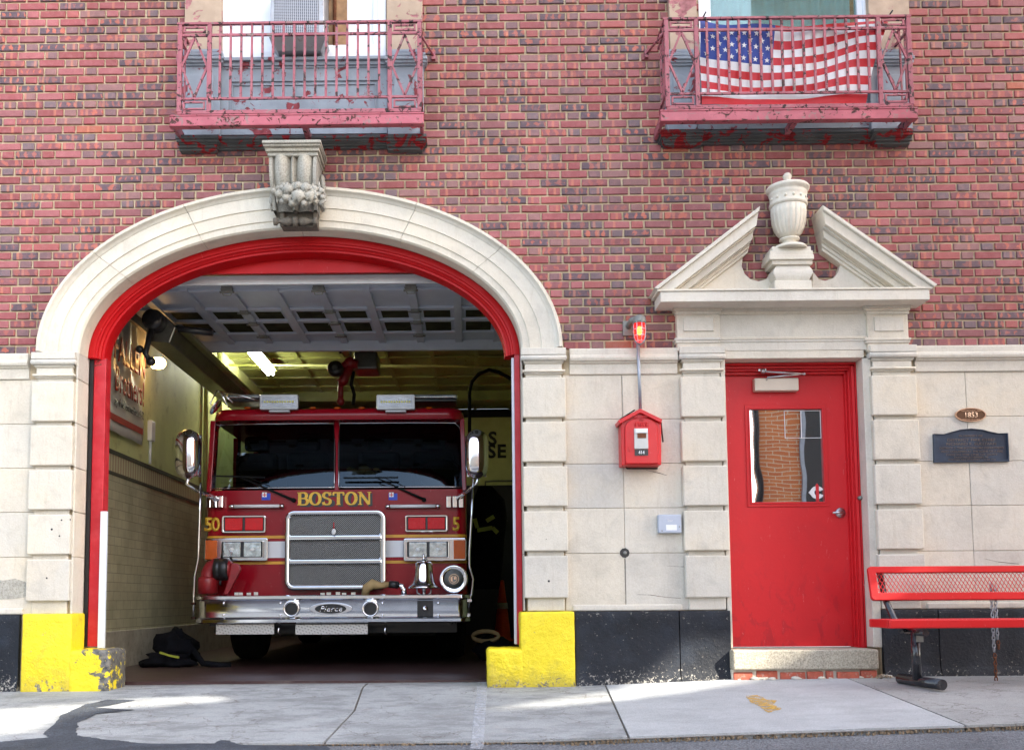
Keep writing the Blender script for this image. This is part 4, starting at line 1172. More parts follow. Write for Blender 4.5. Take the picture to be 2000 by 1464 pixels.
MB().lathe([(r*s_, uz(py)) for r, py in foot][::-1], (ux, -.13, 0), 'z', 40).build('urn_foot', sur, en_o)
for k in range(7):
    a = PI+PI*(k+.5)/7; MB().ball((ux+34*s_*math.cos(a), -.13+34*s_*math.sin(a), uz(392)), .012, 8, 6).build('urn_rosette', sur, en_o)

# ================================================================== RED ENTRANCE DOOR
dfY = .10
fr = MB()
OX0, OX1 = DX0+.002, DX1-.002
LX1 = W(1656, 950, .2)[0]; kf = (OX1-LX1)/.125
# stepped frame
for inset, y0, y1, w in ((.0, .10, .26, .02), (.02, .13, .26, .018), (.038, .16, .26, .014)):
    fr.box(OX0+inset*.35, OX0+inset*.35+w, y0, y1, .293, DZ-.002-inset)
for a, b, y in ((0, .022, .10), (.022, .030, .125), (.030, .075, .105), (.075, .083, .125), (.083, .105, .14), (.105, .125, .18)):
    fr.box(OX1-b*kf, OX1-a*kf, y, .27, .293, DZ-.002-min(a, .06)*1.0)
for a, b, y in ((0, .018, .10), (.018, .04, .13), (.04, .055, .15), (.055, .075, .18)):
    fr.box(OX0+.01, OX1-.01, y, .27, DZ-b-.001, DZ-a-.003)
fr_o = fr.build('door_frame', 'door_red', st, .003)
LX0 = OX0+.045; LX1 = LX1+.001
DZT = DZ-.078
dY = .215
wx0, wx1, wz0, wz1 = RC(1466, 799, 1607, 980, dY)
lf = MB()
lf.box(LX0, wx0-.0, dY, dY+.045, .30, DZT); lf.box(wx1, LX1, dY, dY+.045, .30, DZT)
lf.box(wx0, wx1, dY, dY+.045, .30, wz0); lf.box(wx0, wx1, dY, dY+.045, wz1, DZT)
dr_o = lf.build('entrance_door', 'door_red', st)
m_ = MB()
for a, b, y0, y1 in ((.036, .0, -.008, .0), (.014, .0, -.014, -.0)):
    ou = [(wx0-a, wz0-a), (wx1+a, wz0-a), (wx1+a, wz1+a), (wx0-a, wz1+a)]; inn = [(wx0, wz0), (wx1, wz0), (wx1, wz1), (wx0, wz1)]
    m_.frame(ou, inn, dY+y0, dY+y1-.0005)
m_.build('window_trim', 'door_red', dr_o, .003)
MB().box(wx0-.004, wx1+.004, dY+.012, dY+.02, wz0-.004, wz1+.004).build('glass_pane', 'door_glass', dr_o)
# sticker: white C pierced by a red ladder shape, on the glass
x, z = W(1597, 961, dY)
pts = []; n = 20
for k in range(n+1):
    a = R_(25+310*k/n); pts.append((x+.052*math.cos(a), z+.050*math.sin(a)))
inn = []
for k in range(n, -1, -1):
    a = R_(25+310*k/n); inn.append((x+.022*math.cos(a), z+.022*math.sin(a)))
m_ = MB()
for k in range(n): m_.prism([pts[k], pts[k+1], inn[n-k-1], inn[n-k]], dY+.009, dY+.011)
m_.prism([(x-.047, z+.022), (x-.066, z), (x-.047, z-.022)], dY+.0085, dY+.0095)
m_.build('white_sticker', 'decal_white', dr_o)
MB().prism([(x-.012, z-.07), (x+.012, z-.07), (x+.012, z+.055), (x, z+.072), (x-.012, z+.055)], dY+.006, dY+.008).build('red_sticker_bar', 'decal_red', dr_o)
# taped print outline
x0, x1, z0, z1 = RC(1533, 801, 1604, 855, dY); m_ = MB()
m_.frame([(x0, z0), (x1, z0), (x1, z1), (x0, z1)], [(x0+.004, z0+.004), (x1-.004, z0+.004), (x1-.004, z1-.004), (x0+.004, z1-.004)], dY+.009, dY+.011)
xm = x0+(x1-x0)*.46; m_.box(xm-.003, xm+.003, dY+.009, dY+.011, z0+.004, z1-.004); m_.build('taped_sheet_edge', 'decal_white', dr_o)
# lever handle, closer
x, z = W(1641, 1001, dY)
m_ = MB().lathe([(0, dY), (.038, dY), (.040, dY-.006), (.034, dY-.014), (.02, dY-.018), (.016, dY-.05), (0, dY-.052)], (x, 0, z), 'y', 24)
m_.tube([(x, dY-.045, z), (x-.03, dY-.05, z), (x-.075, dY-.047, z-.003)], [.013, .011, .009], 10); m_.build('lever_handle', 'brushed_steel', dr_o)
x0, x1, z0, z1 = RC(1475, 737, 1561, 762, .14); MB().box(x0, x1, .15, dY, z0, z1).build('door_closer', 'closer_beige', dr_o, .006)
m_ = MB(); P1 = W(1490, 725, .13); P2 = W(1571, 730, .11); P3 = W(1500, 736, .13)
m_.tube([(P1[0], .13, P1[1]), (P2[0], .11, P2[1])], .008); m_.tube([(P2[0], .115, P2[1]), (P3[0], .14, P3[1]), (P3[0]-.01, .16, P3[1]-.03)], .007)
m_.ball((P2[0], .11, P2[1]), .012); m_.lathe([(0, 0), (.017, 0), (.017, .03), (0, .03)], (P1[0], .13, P1[1]-.012), 'z', 12); m_.box(P1[0]-.03, P1[0]+.03, .14, .17, P1[1]+.005, P1[1]+.022)
m_.build('closer_arm', 'brushed_steel', dr_o)
x, z = W(1679, 972, .1); MB().lathe([(0, 0), (.016, 0), (.016, -.02), (.01, -.03), (0, -.03)], (x, .105, z), 'y', 14).build('doorbell', 'cast_grey', fr_o)

# ================================================================== WINDOWS AND BALCONIES
def window(side, pxl, pxr, pan_l, pan_r, ybot, base_l, base_r):
    so = thing('window_surround', 'weathered window bay with peeling paint behind the %s balcony' % side, 'window')
    # base moulding under the balcony
    m = MB()
    for k, (dy, out, Y) in enumerate(((0, 0, -.155), (6, -3, -.145), (11, -8, -.12), (17, -12, -.10), (24, -14, -.07))):
        x0, x1, z0, z1 = RC(base_l+k*2, ybot-28+dy, base_l+85-k*1, ybot-28+dy+7, Y); m.box(x0, x1, Y, .007, z0, z1)
        x0, x1, z0, z1 = RC(base_r-80+k, ybot-28+dy-2, base_r-k*2, ybot-28+dy+5, Y); m.box(x0, x1, Y, .007, z0, z1)
        x0, x1, z0, z1 = RC(base_l+80, ybot-27+dy*.85, base_r-76, ybot-27+dy*.85+6, Y+.03); m.box(x0, x1, Y+.03, .007, z0, z1)
    m.build('base_moulding', 'surround_base_peeling', so, .003)
    # pilaster pedestals and centre panel
    pd = MB()
    for a, b in ((base_l+12, pan_l), (pan_r, base_r-6)):
        x0, x1, z0, z1 = RC(a, 130, b, ybot-26, -.07); pd.box(x0, x1, -.07, .007, z0, z1)
        pd.box(x0+.05, x1-.05, -.080, -.069, z0+.08, z1-.07)
        for k, (py, e, Y) in enumerate(((128, 2, -.085), (122, 5, -.10), (115, 7, -.115), (108, 4, -.10), (102, 2, -.085))):
            x0, x1, z0, z1 = RC(a-e, py-6, b+e, py, Y); pd.box(x0, x1, Y, .007, z0, z1)
    x0, x1, z0, z1 = RC(pan_l, 124, pan_r, ybot-27, -.02); pd.box(x0, x1, -.02, .007, z0, z1)
    pd.frame([(x0, z0), (x1, z0), (x1, z1), (x0, z1)], [(x0+.07, z0+.14), (x1-.07, z0+.14), (x1-.07, z1-.15), (x0+.07, z1-.15)], -.035, -.0205)
    pd.frame([(x0+.09, z0+.16), (x1-.09, z0+.16), (x1-.09, z1-.17), (x0+.09, z1-.17)], [(x0+.10, z0+.17), (x1-.10, z0+.17), (x1-.10, z1-.18), (x0+.10, z1-.18)], -.032, -.0205)
    pd.box(x0, x1, -.085, .007, z1-.005, z1+.02); pd.box(x0, x1, -.06, .007, z1-.035, z1-.006); pd.box(x0, x1, -.045, .007, z1-.05, z1-.036)
    pd.build('apron_panel', 'surround_metal_peeling', so, .003)
    zt_ = z1
    up = MB()
    for a, b in ((base_l+18, pan_l+2), (pan_r-2, base_r-8)):
        x0, x1, z0, z1 = RC(a, 20, b, 101, -.06); up.box(x0, x1, -.06, .007, z0, 6.6)
    up.build('pilaster_strip', 'surround_upper_peeling', so, .004)
    # window frame and panes
    x0 = W(pan_l+2, 60, .05)[0]; x1 = W(pan_r-2, 60, .05)[0]
    f = MB(); f.frame([(x0, zt_+.02), (x1, zt_+.02), (x1, 6.6), (x0, 6.6)], [(x0+.06, zt_+.11), (x1-.06, zt_+.11), (x1-.06, 6.54), (x0+.06, 6.54)], -.01, .09)
    f.frame([(x0+.06, zt_+.11), (x1-.06, zt_+.11), (x1-.06, 6.54), (x0+.06, 6.54)], [(x0+.10, zt_+.17), (x1-.10, zt_+.17), (x1-.10, 6.5), (x0+.10, 6.5)], .02, .09)
    fo = f.build('window_frame', 'white_vinyl', so, .003)
    return so, fo, x0, x1, zt_
soL, foL, x0, x1, zt_ = window('left', 340, 832, 430, 757, 291, 342, 833)
# left: white filler panels, air conditioner, plywood
MB().box(x0+.1, x1-.1, .07, .085, zt_+.17, 6.5).build('filler_panel', 'white_vinyl', foL)
a0, a1, b0, b1 = RC(640, 0, 676, 91, .0); MB().box(a0, a1, .05, .068, b0, 6.2).build('plywood_board', 'plywood', foL)
m_ = MB(); m_.tube([(a0+.05, .03, b0+.02), (a0+.05, .03, 6.2)], .014); m_.build('pipe', 'rust', foL)
soR, foR, x0, x1, zt_ = window('right', 1290, 1790, 1360, 1700, 280, 1290, 1786)
MB().box(x0+.1, x1-.1, .05, .056, zt_+.17, 6.5).build('window_pane', 'window_glass', foR)
cu = MB(); rows = []
for i in range(2):
    rows.append([(x0+.1+(x1-x0-.2)*j/60, .16+.012*math.sin(j*1.3), zt_+.1 if i == 0 else 6.5) for j in range(61)])
cu.grid(rows); cu.build('curtain', 'curtain', foR)
m_ = MB(); zz3 = W(1515, -10, .05)[1]; m_.tube([(W(1515, 0, .05)[0]+.19*math.cos(a), .045, zz3+.19+.19*math.sin(a)*1.0) for a in [2*PI*k/30 for k in range(30)]], .008, 6, closed=True); m_.build('wreath_outline', 'galvanised', foR)
# air conditioner
ac = thing('air_conditioner', 'grey window air conditioner above the left balcony', 'air conditioner')
a0, a1, b0, b1 = RC(531, -60, 630, 92, -.20)
b0 = W(580, 70, -.2)[1]; zc0 = W(580, 92, -.2)[1]
MB().box(a0-.01, a1+.012, -.20, .06, b0, b0+.5).build('casing', 'ac_metal', ac, .006)
MB().box(a0+.02, a1-.03, -.206, -.2005, b0+.02, b0+.48).build('coil_grille', 'ac_coil', ac)
m_ = MB(); m_.add([(a0-.02, -.21, b0-.012), (a1+.03, -.21, b0-.012), (a1-.02, -.14, b0-.085), (a0+.03, -.14, b0-.085), (a0-.02, .05, b0-.012), (a1+.03, .05, b0-.012), (a1-.02, .05, b0-.085), (a0+.03, .05, b0-.085)],
  [(0, 1, 2, 3), (4, 5, 1, 0), (7, 6, 5, 4), (3, 2, 6, 7), (0, 3, 7, 4), (1, 5, 6, 2)]); m_.build('drip_tray', 'ac_metal', ac, .004)

def balcony(label, L, R, T, Bm, dyr, rn, splay):
    """L,R pixel ends, T top-rail y, Bm beam bottom y (left values), dyr: change of y from left to right"""
    b = thing('balcony', label, 'balcony', 'iron balconies on the upper floor')
    Y = -.31
    def p(u, v):     # u 0..1 along, v: pixel y at left end
        px = L+(R-L)*u; x, z = W(px, v+dyr*u, Y); return x, z
    xl = W(L, (T+Bm)/2, Y)[0]; xr = W(R, (T+Bm)/2, Y)[0]
    def zz(v): return p(.5, v)[1]
    zT, z2, z3, z4, zB0, zB1 = zz(T), zz(T+23), zz(T+147), zz(T+173), zz(T+180), zz(Bm)
    mat_ = 'railing_paint'
    r = MB(); r.box(xl-.012, xr+.012, Y-.014, Y+.014, zT-.012, zT+.006); r.build('top_rail', mat_, b, .002)
    r = MB(); r.box(xl, xr, Y-.008, Y+.008, z2-.010, z2+.010); r.box(xl, xr, Y-.008, Y+.008, z3-.009, z3+.009); r.box(xl, xr, Y-.010, Y+.010, z4-.018, z4+.012); r.build('mid_rails', mat_, b, .002)
    pw = (xr-xl)*.128
    for x in (xl+.010, xl+pw, xr-pw, xr-.010):
        MB().box(x-.016, x+.016, Y-.013, Y+.013, z4, zT-.012).build('post', mat_, b, .002)
    n = 16
    for k in range(1, n+1):
        x = xl+pw+(xr-xl-2*pw)*k/(n+1)
        MB().box(x-.0085, x+.0085, Y-.007, Y+.007, z3+.008, zT-.013).build('baluster', mat_, b)
    for a, c in ((xl+.026, xl+pw-.016), (xr-pw+.016, xr-.026)):
        d = MB(); xm = (a+c)/2; zm = (z2+z3)/2
        for A, B_ in (((xm, z2-.01), (c, zm)), ((c, zm), (xm, z3+.01)), ((xm, z3+.01), (a, zm)), ((a, zm), (xm, z2-.01))): d.bar((A[0], Y, A[1]), (B_[0], Y, B_[1]), .016, .013)
        d.build('diamond_bracing', mat_, b)
        for u0, u1 in ((z2+.02, zT-.025), (z4+.02, z3-.02)):
            d = MB(); d.frame([(a+.012, u0), (c-.012, u0), (c-.012, u1), (a+.012, u1)], [(a+.026, u0+.012), (c-.026, u0+.012), (c-.026, u1-.012), (a+.026, u1-.012)], Y-.006, Y+.006)
            d.box(xm-.005, xm+.005, Y-.005, Y+.005, u1-.001, u1+.03)
            d.build('corner_panel', mat_, b)
    # floor channel beam
    f = MB(); f.box(xl-.05, xr+.02, Y-.028, Y+.028, zB1+.006, zB0-.016); f.box(xl-.054, xr+.024, Y-.032, Y+.032, zB0-.016, zB0-.004); f.box(xl-.054, xr+.024, Y-.032, Y+.03, zB1, zB1+.006)
    f.build('front_beam', 'railing_paint_fresh', b, .003)
    for x in (xl-.03, xr-.0): MB().box(x-.012, x+.012, Y+.03, -.02, zB1+.004, zB0-.017).build('side_beam', mat_, b, .002)
    xm = (xl+xr)/2+.04; MB().box(xm-.02, xm+.02, Y+.03, -.02, zB1-.008, zB1+.04).build('middle_bracket', mat_, b, .002)
    # side railings and splayed wall arms
    for sgn, x in ((-1, xl+.0), (1, xr-.0)):
        s_ = MB()
        for z_ in (zT-.004, z2, z3): s_.box(x-.008, x+.008, Y+.013, -.06, z_-.008, z_+.008)
        for j in range(1, 3): s_.box(x-.006, x+.006, Y+j*.085-.006, Y+j*.085+.006, z3, zT-.012)
        s_.bar((x, Y+.02, z3), (x, Y+.021, z2), .01, .01)
        s_.build('side_railing', mat_, b)
        s_ = MB(); s_.bar((x, Y+.01, z2-.01), (x+sgn*.09, -.03, z2-.03), .02, .012) if False else s_.tube([(x, Y+.02, z2-.0), (x+sgn*.085, -.03, z2-.02)], .009, 8)
        s_.box(x+sgn*.085-.015, x+sgn*.085+.015, -.04, .004, z2-.05, z2+.01); s_.build('wall_arm', mat_, b)
    return xl, xr, zT, z2, z3, z4, pw
balcony('iron balcony with peeling red paint, nothing draped on it, above the truck bay arch', 348, 822, 48, 251, -7, 16, 0)
BR = balcony('iron balcony with peeling red paint and a flag draped inside, above the red door', 1300, 1780, 36, 239, -3, 16, 0)
# flag tied inside the right balcony
fg = thing('flag', 'stars and stripes flag draped behind the bars of the right balcony', 'flag')
YF = -.275
tlp, trp, brp, blp = (1368, 38), (1735, 40), (1692, 202), (1371, 204)
def fp(u, v):
    tx = tlp[0]+(trp[0]-tlp[0])*u; bx = blp[0]+(brp[0]-blp[0])*u
    sag_t = 14*math.sin(PI*min(1, u*1.05))*(1-.4*u); ty = tlp[1]-3+sag_t+(6*u)
    by = blp[1]-2*u; v = (v-.19)/.81
    # stripes swoop: middle sags at centre, rises to right
    sw_ = 13*math.sin(PI*min(1, u*1.15))*math.sin(PI*v)-22*max(0, u-.45)*2*math.sin(PI*v)*.6+3*math.sin(u*13)*(1-v)
    px = tx+(bx-tx)*v; py = ty+(by-ty)*v+sw_
    Y = YF+.014*math.sin(u*17+v*4)*(.4+.6*(1-v))+.010*math.sin(u*7-v*9)+.012
    x, z = W(px, py, YF); return Vector((x, Y, z))
def fgrid(u0, u1, v0, v1, nu, nv, off=0):
    return [[fp(u0+(u1-u0)*i/nu, v0+(v1-v0)*j/nv)+Vector((0, -off, 0)) for i in range(nu+1)] for j in range(nv+1)]
base = MB(); red = MB()
for k in range(13):
    u0 = .405 if k < 7 else 0
    if (k+1)/13 <= .19: continue
    (red if k % 2 == 0 else base).grid(fgrid(u0, 1, max(.19, k/13), (k+1)/13, 60, 3))
red.build('red_stripes', 'decal_red', fg); base.build('white_stripes', 'decal_white', fg)
MB().grid(fgrid(0, .405, .19, 7/13, 30, 14)).build('canton', 'navy', fg)
sm = MB()
for r in range(9):
    for c in range(6 if r % 2 == 0 else 5):
        u = .405*((c+.5+(0 if r % 2 == 0 else .5))/6); v = 7/13*((r+.75)/9.5)
        if v < .22: continue
        pts = []
        for k in range(10):
            a = PI/2+2*PI*k/10; rr = (1 if k % 2 == 0 else .40); p0 = fp(u+rr*.0165*math.cos(a), v-rr*.0285*math.sin(a)); pts.append(p0+Vector((0, -.004, 0)))
        sm.add(pts+[fp(u, v)+Vector((0, -.004, 0))], [(k, (k+1) % 10, 10) for k in range(10)])
sm.build('stars', 'decal_white', fg)
m_ = MB()
for px, py in ((1372, 36), (1735, 33)):
    a = W(px, py, YF); m_.tube([(a[0], YF, a[1]), (a[0]+.02, -.31, a[1]+.03)], .006, 6)
m_.build('tie', 'black_paint', fg)

# ================================================================== WALL FITTINGS
ax = thing('fire_alarm_box', 'red gabled fire alarm call box on the stone wall left of the door', 'alarm box')
YA = -.17
outl = [(1213, 826), (1207, 819), (1250, 797), (1293, 818), (1290, 826)]
m_ = MB(); x0, x1, z0, z1 = RC(1217, 822, 1290, 910, YA+.01)
m_.prism([(x0-.012, z0+.01), (x1+.005, z0+.01), (x1+.012, z1), W(1250, 803, YA), (x0-.010, z1)], YA+.02, -.004); m_.build('case', 'alarm_red', ax, .006)
m_ = MB(); g0 = W(1207, 821, YA); g1 = W(1250, 798, YA); g2 = W(1293, 819, YA); g3 = W(1291, 826, YA); g4 = W(1250, 806, YA); g5 = W(1210, 828, YA)
m_.prism([g0, g1, g2, g3, g4, g5], YA-.012, -.004); m_.build('gable_roof', 'alarm_red', ax, .003)
m_ = MB(); dpoly = []
xa, xb, za_, zb2 = RC(1221, 835, 1286, 905, YA)
ztop = W(1253, 815, YA)[1]
for k in range(13):
    a = PI*k/12; dpoly.append(((xa+xb)/2+(xb-xa)/2*math.cos(a), zb2-.015+(ztop-zb2+.015)*math.sin(a)**.8))
m_.prism([(xa, za_)]+[(xb, za_)]+dpoly[:1]+dpoly[1:], YA, YA+.022); dd = m_.build('door_plate', 'alarm_red', ax, .006)
m_ = MB().rect(1239, 836, 1266, 876, YA-.012, .013); m_.build('handle_plate', 'silver_tape', ax, .003)
m_ = MB().rect(1245, 846, 1262, 855, YA-.016, .005); m_.build('glass_slot', 'rust', ax)
m_ = MB().rect(1241, 837, 1265, 845, YA-.02, .009); m_.build('handle_hood', 'white_paint', ax, .003)
m_ = MB().rect(1240, 877, 1266, 889, YA-.006, .008); m_.build('number_plate', 'black_paint', ax)
def tx(s, px, py, hpx, wpx, Y, m, par, off=.0, ext=.002, **k):
    x, z = W(px, py, Y); sc = 1950/(Y+DIST); return text('lettering', s, m, hpx/sc, (x, Y, z), par, wpx/sc, ext, off=off, **k)
tx('414', 1253, 886.5, 7, 12, YA-.0065, 'decal_white', ax, .02)
tx('FIRE', 1253, 832, 8, 28, YA-.0005, 'alarm_red', ax, .02, .004)
tx('FOR', 1253, 822, 4, 9, YA-.0005, 'alarm_red', ax, .01, .003)
tx('TELEGRAPH', 1250, 816, 5, 26, YA-.0125, 'alarm_red', ax, .01, .003)
m_ = MB(); x, z = W(1230, 878, YA); m_.lathe([(.012, YA-.004), (.012, YA)], (x, 0, z), 'y', 10); m_.box(x-.004, x+.004, YA-.008, YA, z-.01, z+.018); m_.build('keyhole_cover', 'alarm_red', ax)
m_ = MB(); m_.tube([(W(px, py, -.05)[0], -.04, W(px, py, -.05)[1]) for px, py in ((1240, 800), (1212, 818), (1210, 830), (1213, 870), (1218, 905), (1225, 914), (1285, 914))], .006, 6)
m_.tube([(W(px, py, -.1)[0], -.08, W(px, py, -.1)[1]) for px, py in ((1292, 822), (1294, 845), (1296, 862))], .006, 6); m_.build('wire', 'rubber', ax)
m_ = MB(); xc1 = W(1245, 670, -.05); xc2 = W(1250, 800, -.05); m_.tube([(xc1[0], -.07, xc1[1]), (xc2[0], -.07, xc2[1])], .0125, 10); m_.build('conduit', 'conduit_grey', ax)
bcn = thing('beacon_lamp', 'lit red caged beacon lamp above the fire alarm box', 'lamp')
xb_, zt0 = W(1249, 640, -.16)
zk_ = lambda py: W(1249, py, -.16)[1]
MB().lathe([(.040, zk_(632)), (.040, zk_(645)), (.038, zk_(655)), (.028, zk_(664)), (.012, zk_(668)), (0, zk_(669))][::-1], (xb_, -.16, 0), 'z', 20).build('red_glass', 'beacon_glass', bcn)
MB().ball((xb_, -.16, zk_(646)), .022, 10, 8, (1, 1, 1.5)).build('flame_bulb', 'beacon_flame', bcn)
m_ = MB().lathe([(0, zk_(614)), (.02, zk_(615)), (.045, zk_(620)), (.05, zk_(628)), (.05, zk_(632)), (0, zk_(632))][::-1], (xb_, -.16, 0), 'z', 20); m_.tube([(xb_-.02, -.16, zk_(622)), (xb_-.05, -.12, zk_(622)), (xb_-.06, 0, zk_(628))], .022, 10); m_.box(xb_-.10, xb_-.03, -.02, .0, zk_(645), zk_(616)); m_.build('lamp_cap', 'cast_grey', bcn)
m_ = MB()
for k in range(8):
    a = 2*PI*k/8+.2
    m_.tube([(xb_+r*math.cos(a), -.16+r*math.sin(a), zk_(py)) for r, py in ((.047, 630), (.048, 645), (.046, 656), (.034, 667), (.004, 673))], .0035, 6)
for py, r in ((644, .048), (656, .046), (667, .034)): m_.tube([(xb_+r*math.cos(2*PI*k/20), -.16+r*math.sin(2*PI*k/20), zk_(py)) for k in range(20)], .0035, 6, closed=True)
m_.build('wire_cage', 'conduit_grey', bcn)
jb = thing('junction_box', 'small grey utility box on the stone beside the door pilaster', 'utility box')
MB().rect(1286, 1004, 1331, 1040, -.055, .05).build('cover', 'box_grey', jb, .006)
tx('Ster', 1309, 1018, 5, 11, -.0555, 'decal_white', jb, .0, .001)
m_ = MB().rect(1301, 1024, 1322, 1035, -.0565, .001); m_.build('label_sticker', 'white_paint', jb)
m_ = MB()
for px, py in ((1293, 1036), (1327, 1028)): x, z = W(px, py, -.055); m_.lathe([(.005, -.058), (.005, -.055)], (x, 0, z), 'y', 8)
m_.build('screw', 'cast_grey', jb)
ho = thing('capped_pipe_stub', 'dark round pipe stub low on the stone wall left of the door', 'pipe')
x, z = W(1220, 1079); m_ = MB(); m_.lathe([(.035, -.010), (.038, .0)], (x, 0, z), 'y', 9); m_.build('patch', 'black_paint', ho)
MB().lathe([(.0, -.02), (.014, -.02), (.014, -.008)], (x, 0, z), 'y', 10).build('cap', 'cast_grey', ho)
ov = thing('oval_plaque', 'small oval bronze plaque reading 1853 on the stone wall', 'plaque')
x0, x1, z0, z1 = RC(1866, 796, 1926, 823, -.02); cx_, cz_ = (x0+x1)/2, (z0+z1)/2; a_, b_ = (x1-x0)/2, (z1-z0)/2
MB().prism([(cx_+a_*.95*math.cos(t), cz_+b_*.92*math.sin(t)) for t in [2*PI*k/40 for k in range(40)]], -.018, -.004).build('plate', 'bronze', ov)
MB().frame([(cx_+a_*math.cos(t), cz_+b_*math.sin(t)) for t in [2*PI*k/40 for k in range(40)]], [(cx_+a_*.94*math.cos(t), cz_+b_*.89*math.sin(t)) for t in [2*PI*k/40 for k in range(40)]], -.022, -.004).build('rim', 'bronze_bright', ov)
tx('1853', 1896.5, 815, 10.5, 24, -.0185, 'bronze_bright', ov, .01, .003)
tx('MASSACHUSETTS HOOK & LADDER', 1896.5, 803, 2.6, 40, -.0185, 'bronze_bright', ov, 0, .002)
tx('CHARITABLE FIRE SOCIETY', 1896.5, 820, 2.2, 34, -.0185, 'bronze_bright', ov, 0, .002)
mp = thing('memorial_plaque', 'dark blue metal memorial plaque with an arched top below the oval plaque', 'plaque')
pix = [(1824.5, 903), (1971, 901), (1968.5, 845.5), (1950, 846), (1935, 843), (1918, 838.5), (1896, 836.5), (1875, 838.5), (1858, 843), (1843, 847.5), (1823, 847)]
P0 = [W(a, b, -.02) for a, b in pix]; cxm = sum(p[0] for p in P0)/len(P0); czm = sum(p[1] for p in P0)/len(P0)
P1 = [(cxm+(x-cxm)*.965, czm+(z-czm)*.93) for x, z in P0]
MB().prism(P1, -.016, -.004).build('plate', 'plaque_blue', mp); MB().frame(P0, P1, -.026, -.004).build('border', 'plaque_blue', mp, .002)
for s, px, py, h, w in (('IN MEMORY OF', 1896, 852.5, 3.6, 46), ('DISTRICT FIRE CHIEF', 1897, 861, 5, 94), ('RICHARD F. SULLIVAN', 1897, 868.8, 5, 97), ('DISTRICT 3, THE BOSTON FIRE DEPARTMENT', 1898, 876.3, 4, 126), ('WHO COLLAPSED AT THE SCENE OF A FIRE', 1898, 883, 4, 121),
                        ('DIED IN THE LINE OF DUTY', 1898, 889, 3.4, 100), ('DONATED BY MEMBERS OF', 1897, 894, 3, 66), ('BOSTON FIRE FIGHTERS LOCAL 718', 1898, 898.8, 3, 92)):
    tx(s, px, py, h, w, -.0162, 'plaque_letter', mp, .0, .003)
# crack lines and small chips in the stone
ck = MB()
for pts in (((1262, 918), (1275, 921), (1290, 923), (1302, 927)), ((1220, 1090), (1221, 1120), (1222, 1160), (1222, 1192)), ((1215, 735), (1216, 770), (1217, 819)), ((1245, 1160), (1270, 1162), (1300, 1165), (1330, 1168)), ((1303, 1105), (1330, 1106), (1380, 1106)), ((1925, 1092), (1950, 1096), (1990, 1100))):
    c = [W(a, b+random.uniform(-1, 1), -.0045) for a, b in pts]
    for (a, b), (c_, d) in zip(c, c[1:]): ck.bar((a, -.0045, b), (c_, -.0045, d), random.uniform(.0015, .0045), .002)
ck.build('stone_cracks', 'joint_dirt', st)

hl = MB()
for px, py, rr_ in ((101, 1033, 4), (116, 1046, 3), (120, 1015, 3), (137, 1014, 2.5), (91, 1128, 3), (1072, 1134, 4), (1067, 1052, 1.6)):
    x, z = W(px, py, -.06); hl.lathe([(0, -.0595), (rr_/262*.55, -.0592), (rr_/262*.55, -.057)], (x, 0, z), 'y', 10)
hl.build('drilled_holes', 'black_paint', st, kind='stuff')
cp_ = [W(a+random.uniform(-2, 2), b+random.uniform(-2, 2), -.006) for a, b in ((-60, 1128), (-20, 1132), (10, 1131), (30, 1128), (48, 1134), (56, 1142), (55, 1163), (40, 1166), (10, 1168), (-60, 1170))]
MB().prism(cp_, -.0065, .0).build('cement_patch', 'carved_stone', st)
for pts in (((1275, 920), (1300, 924)),):
    pass
bo_y = MB(); random.seed(21)
for k in range(26):      # crumbling mortar and chips along the foot of the door step and plinth
    px = random.uniform(1436, 1740); x, z = W(px, 1316, -.11); rr_ = random.uniform(.008, .024)
    bo_y.ball((x, -.11+random.uniform(-.02, .03), gz(x, -.1)+rr_*.3), rr_, 7, 5, (1.5, .8, .6), .9)
bo_y.build('mortar_crumbs', 'limestone', kind='stuff')
# ================================================================== BENCH
bnh = thing('bench', 'red perforated metal bench with black tubular legs against the wall', 'bench')
YB = -.38
bx0 = W(1701, 1140, YB)[0]; bz1 = W(1850, 1103, YB)[1]; bz0 = W(1850, 1171, YB)[1]; bx1 = 4.75
inx0 = W(1716, 1140, YB)[0]; iz1 = W(1850, 1116, YB)[1]; iz0 = W(1850, 1156, YB)[1]
def rf(mb, x0, x1, z0, z1, ix, i0, i1, r, y0, y1):
    mb.frame(rrpoly(x0, x1, z0, z1, r), rrpoly(ix, x1-(ix-x0), i0, i1, .006), y0, y1)
m_ = MB(); rf(m_, bx0, bx1, bz0, bz1, inx0, iz0, iz1, .025, YB-.012, YB+.022); m_.build('backrest_frame', 'bench_red', bnh, .006, seg=3)
def expanded(x0, x1, z0, z1, Y, cw=.0265, ch=.0155, t=.0032):
    mb = MB(); n = int((x1-x0)/cw); rws = int((z1-z0)/ch)
    for i in range(n+1):
        for j in range(rws+1):
            xa = x0+i*cw; za = z0+j*ch
            # zigzag strands forming diamonds
            if j < rws:
                o = (j % 2)*cw/2
                for s in (-1, 1):
                    p = (xa+o, Y, za); q_ = (xa+o+s*cw/2, Y, za+ch)
                    if x0 <= q_[0] <= x1 and x0 <= p[0] <= x1: mb.bar(p, q_, t, .004)
    return mb
expanded(inx0-.004, 4.7, iz0-.004, iz1+.004, YB+.004, cw=.0285, ch=.0245).build('backrest_mesh', 'bench_red', bnh)
YS0, YS1 = -.80, -.46
sz1 = W(1850, 1209, YS0)[1]; sz0 = W(1850, 1226, YS0)[1]; sx0 = W(1737, 1217, YS0)[0]
m_ = MB(); 
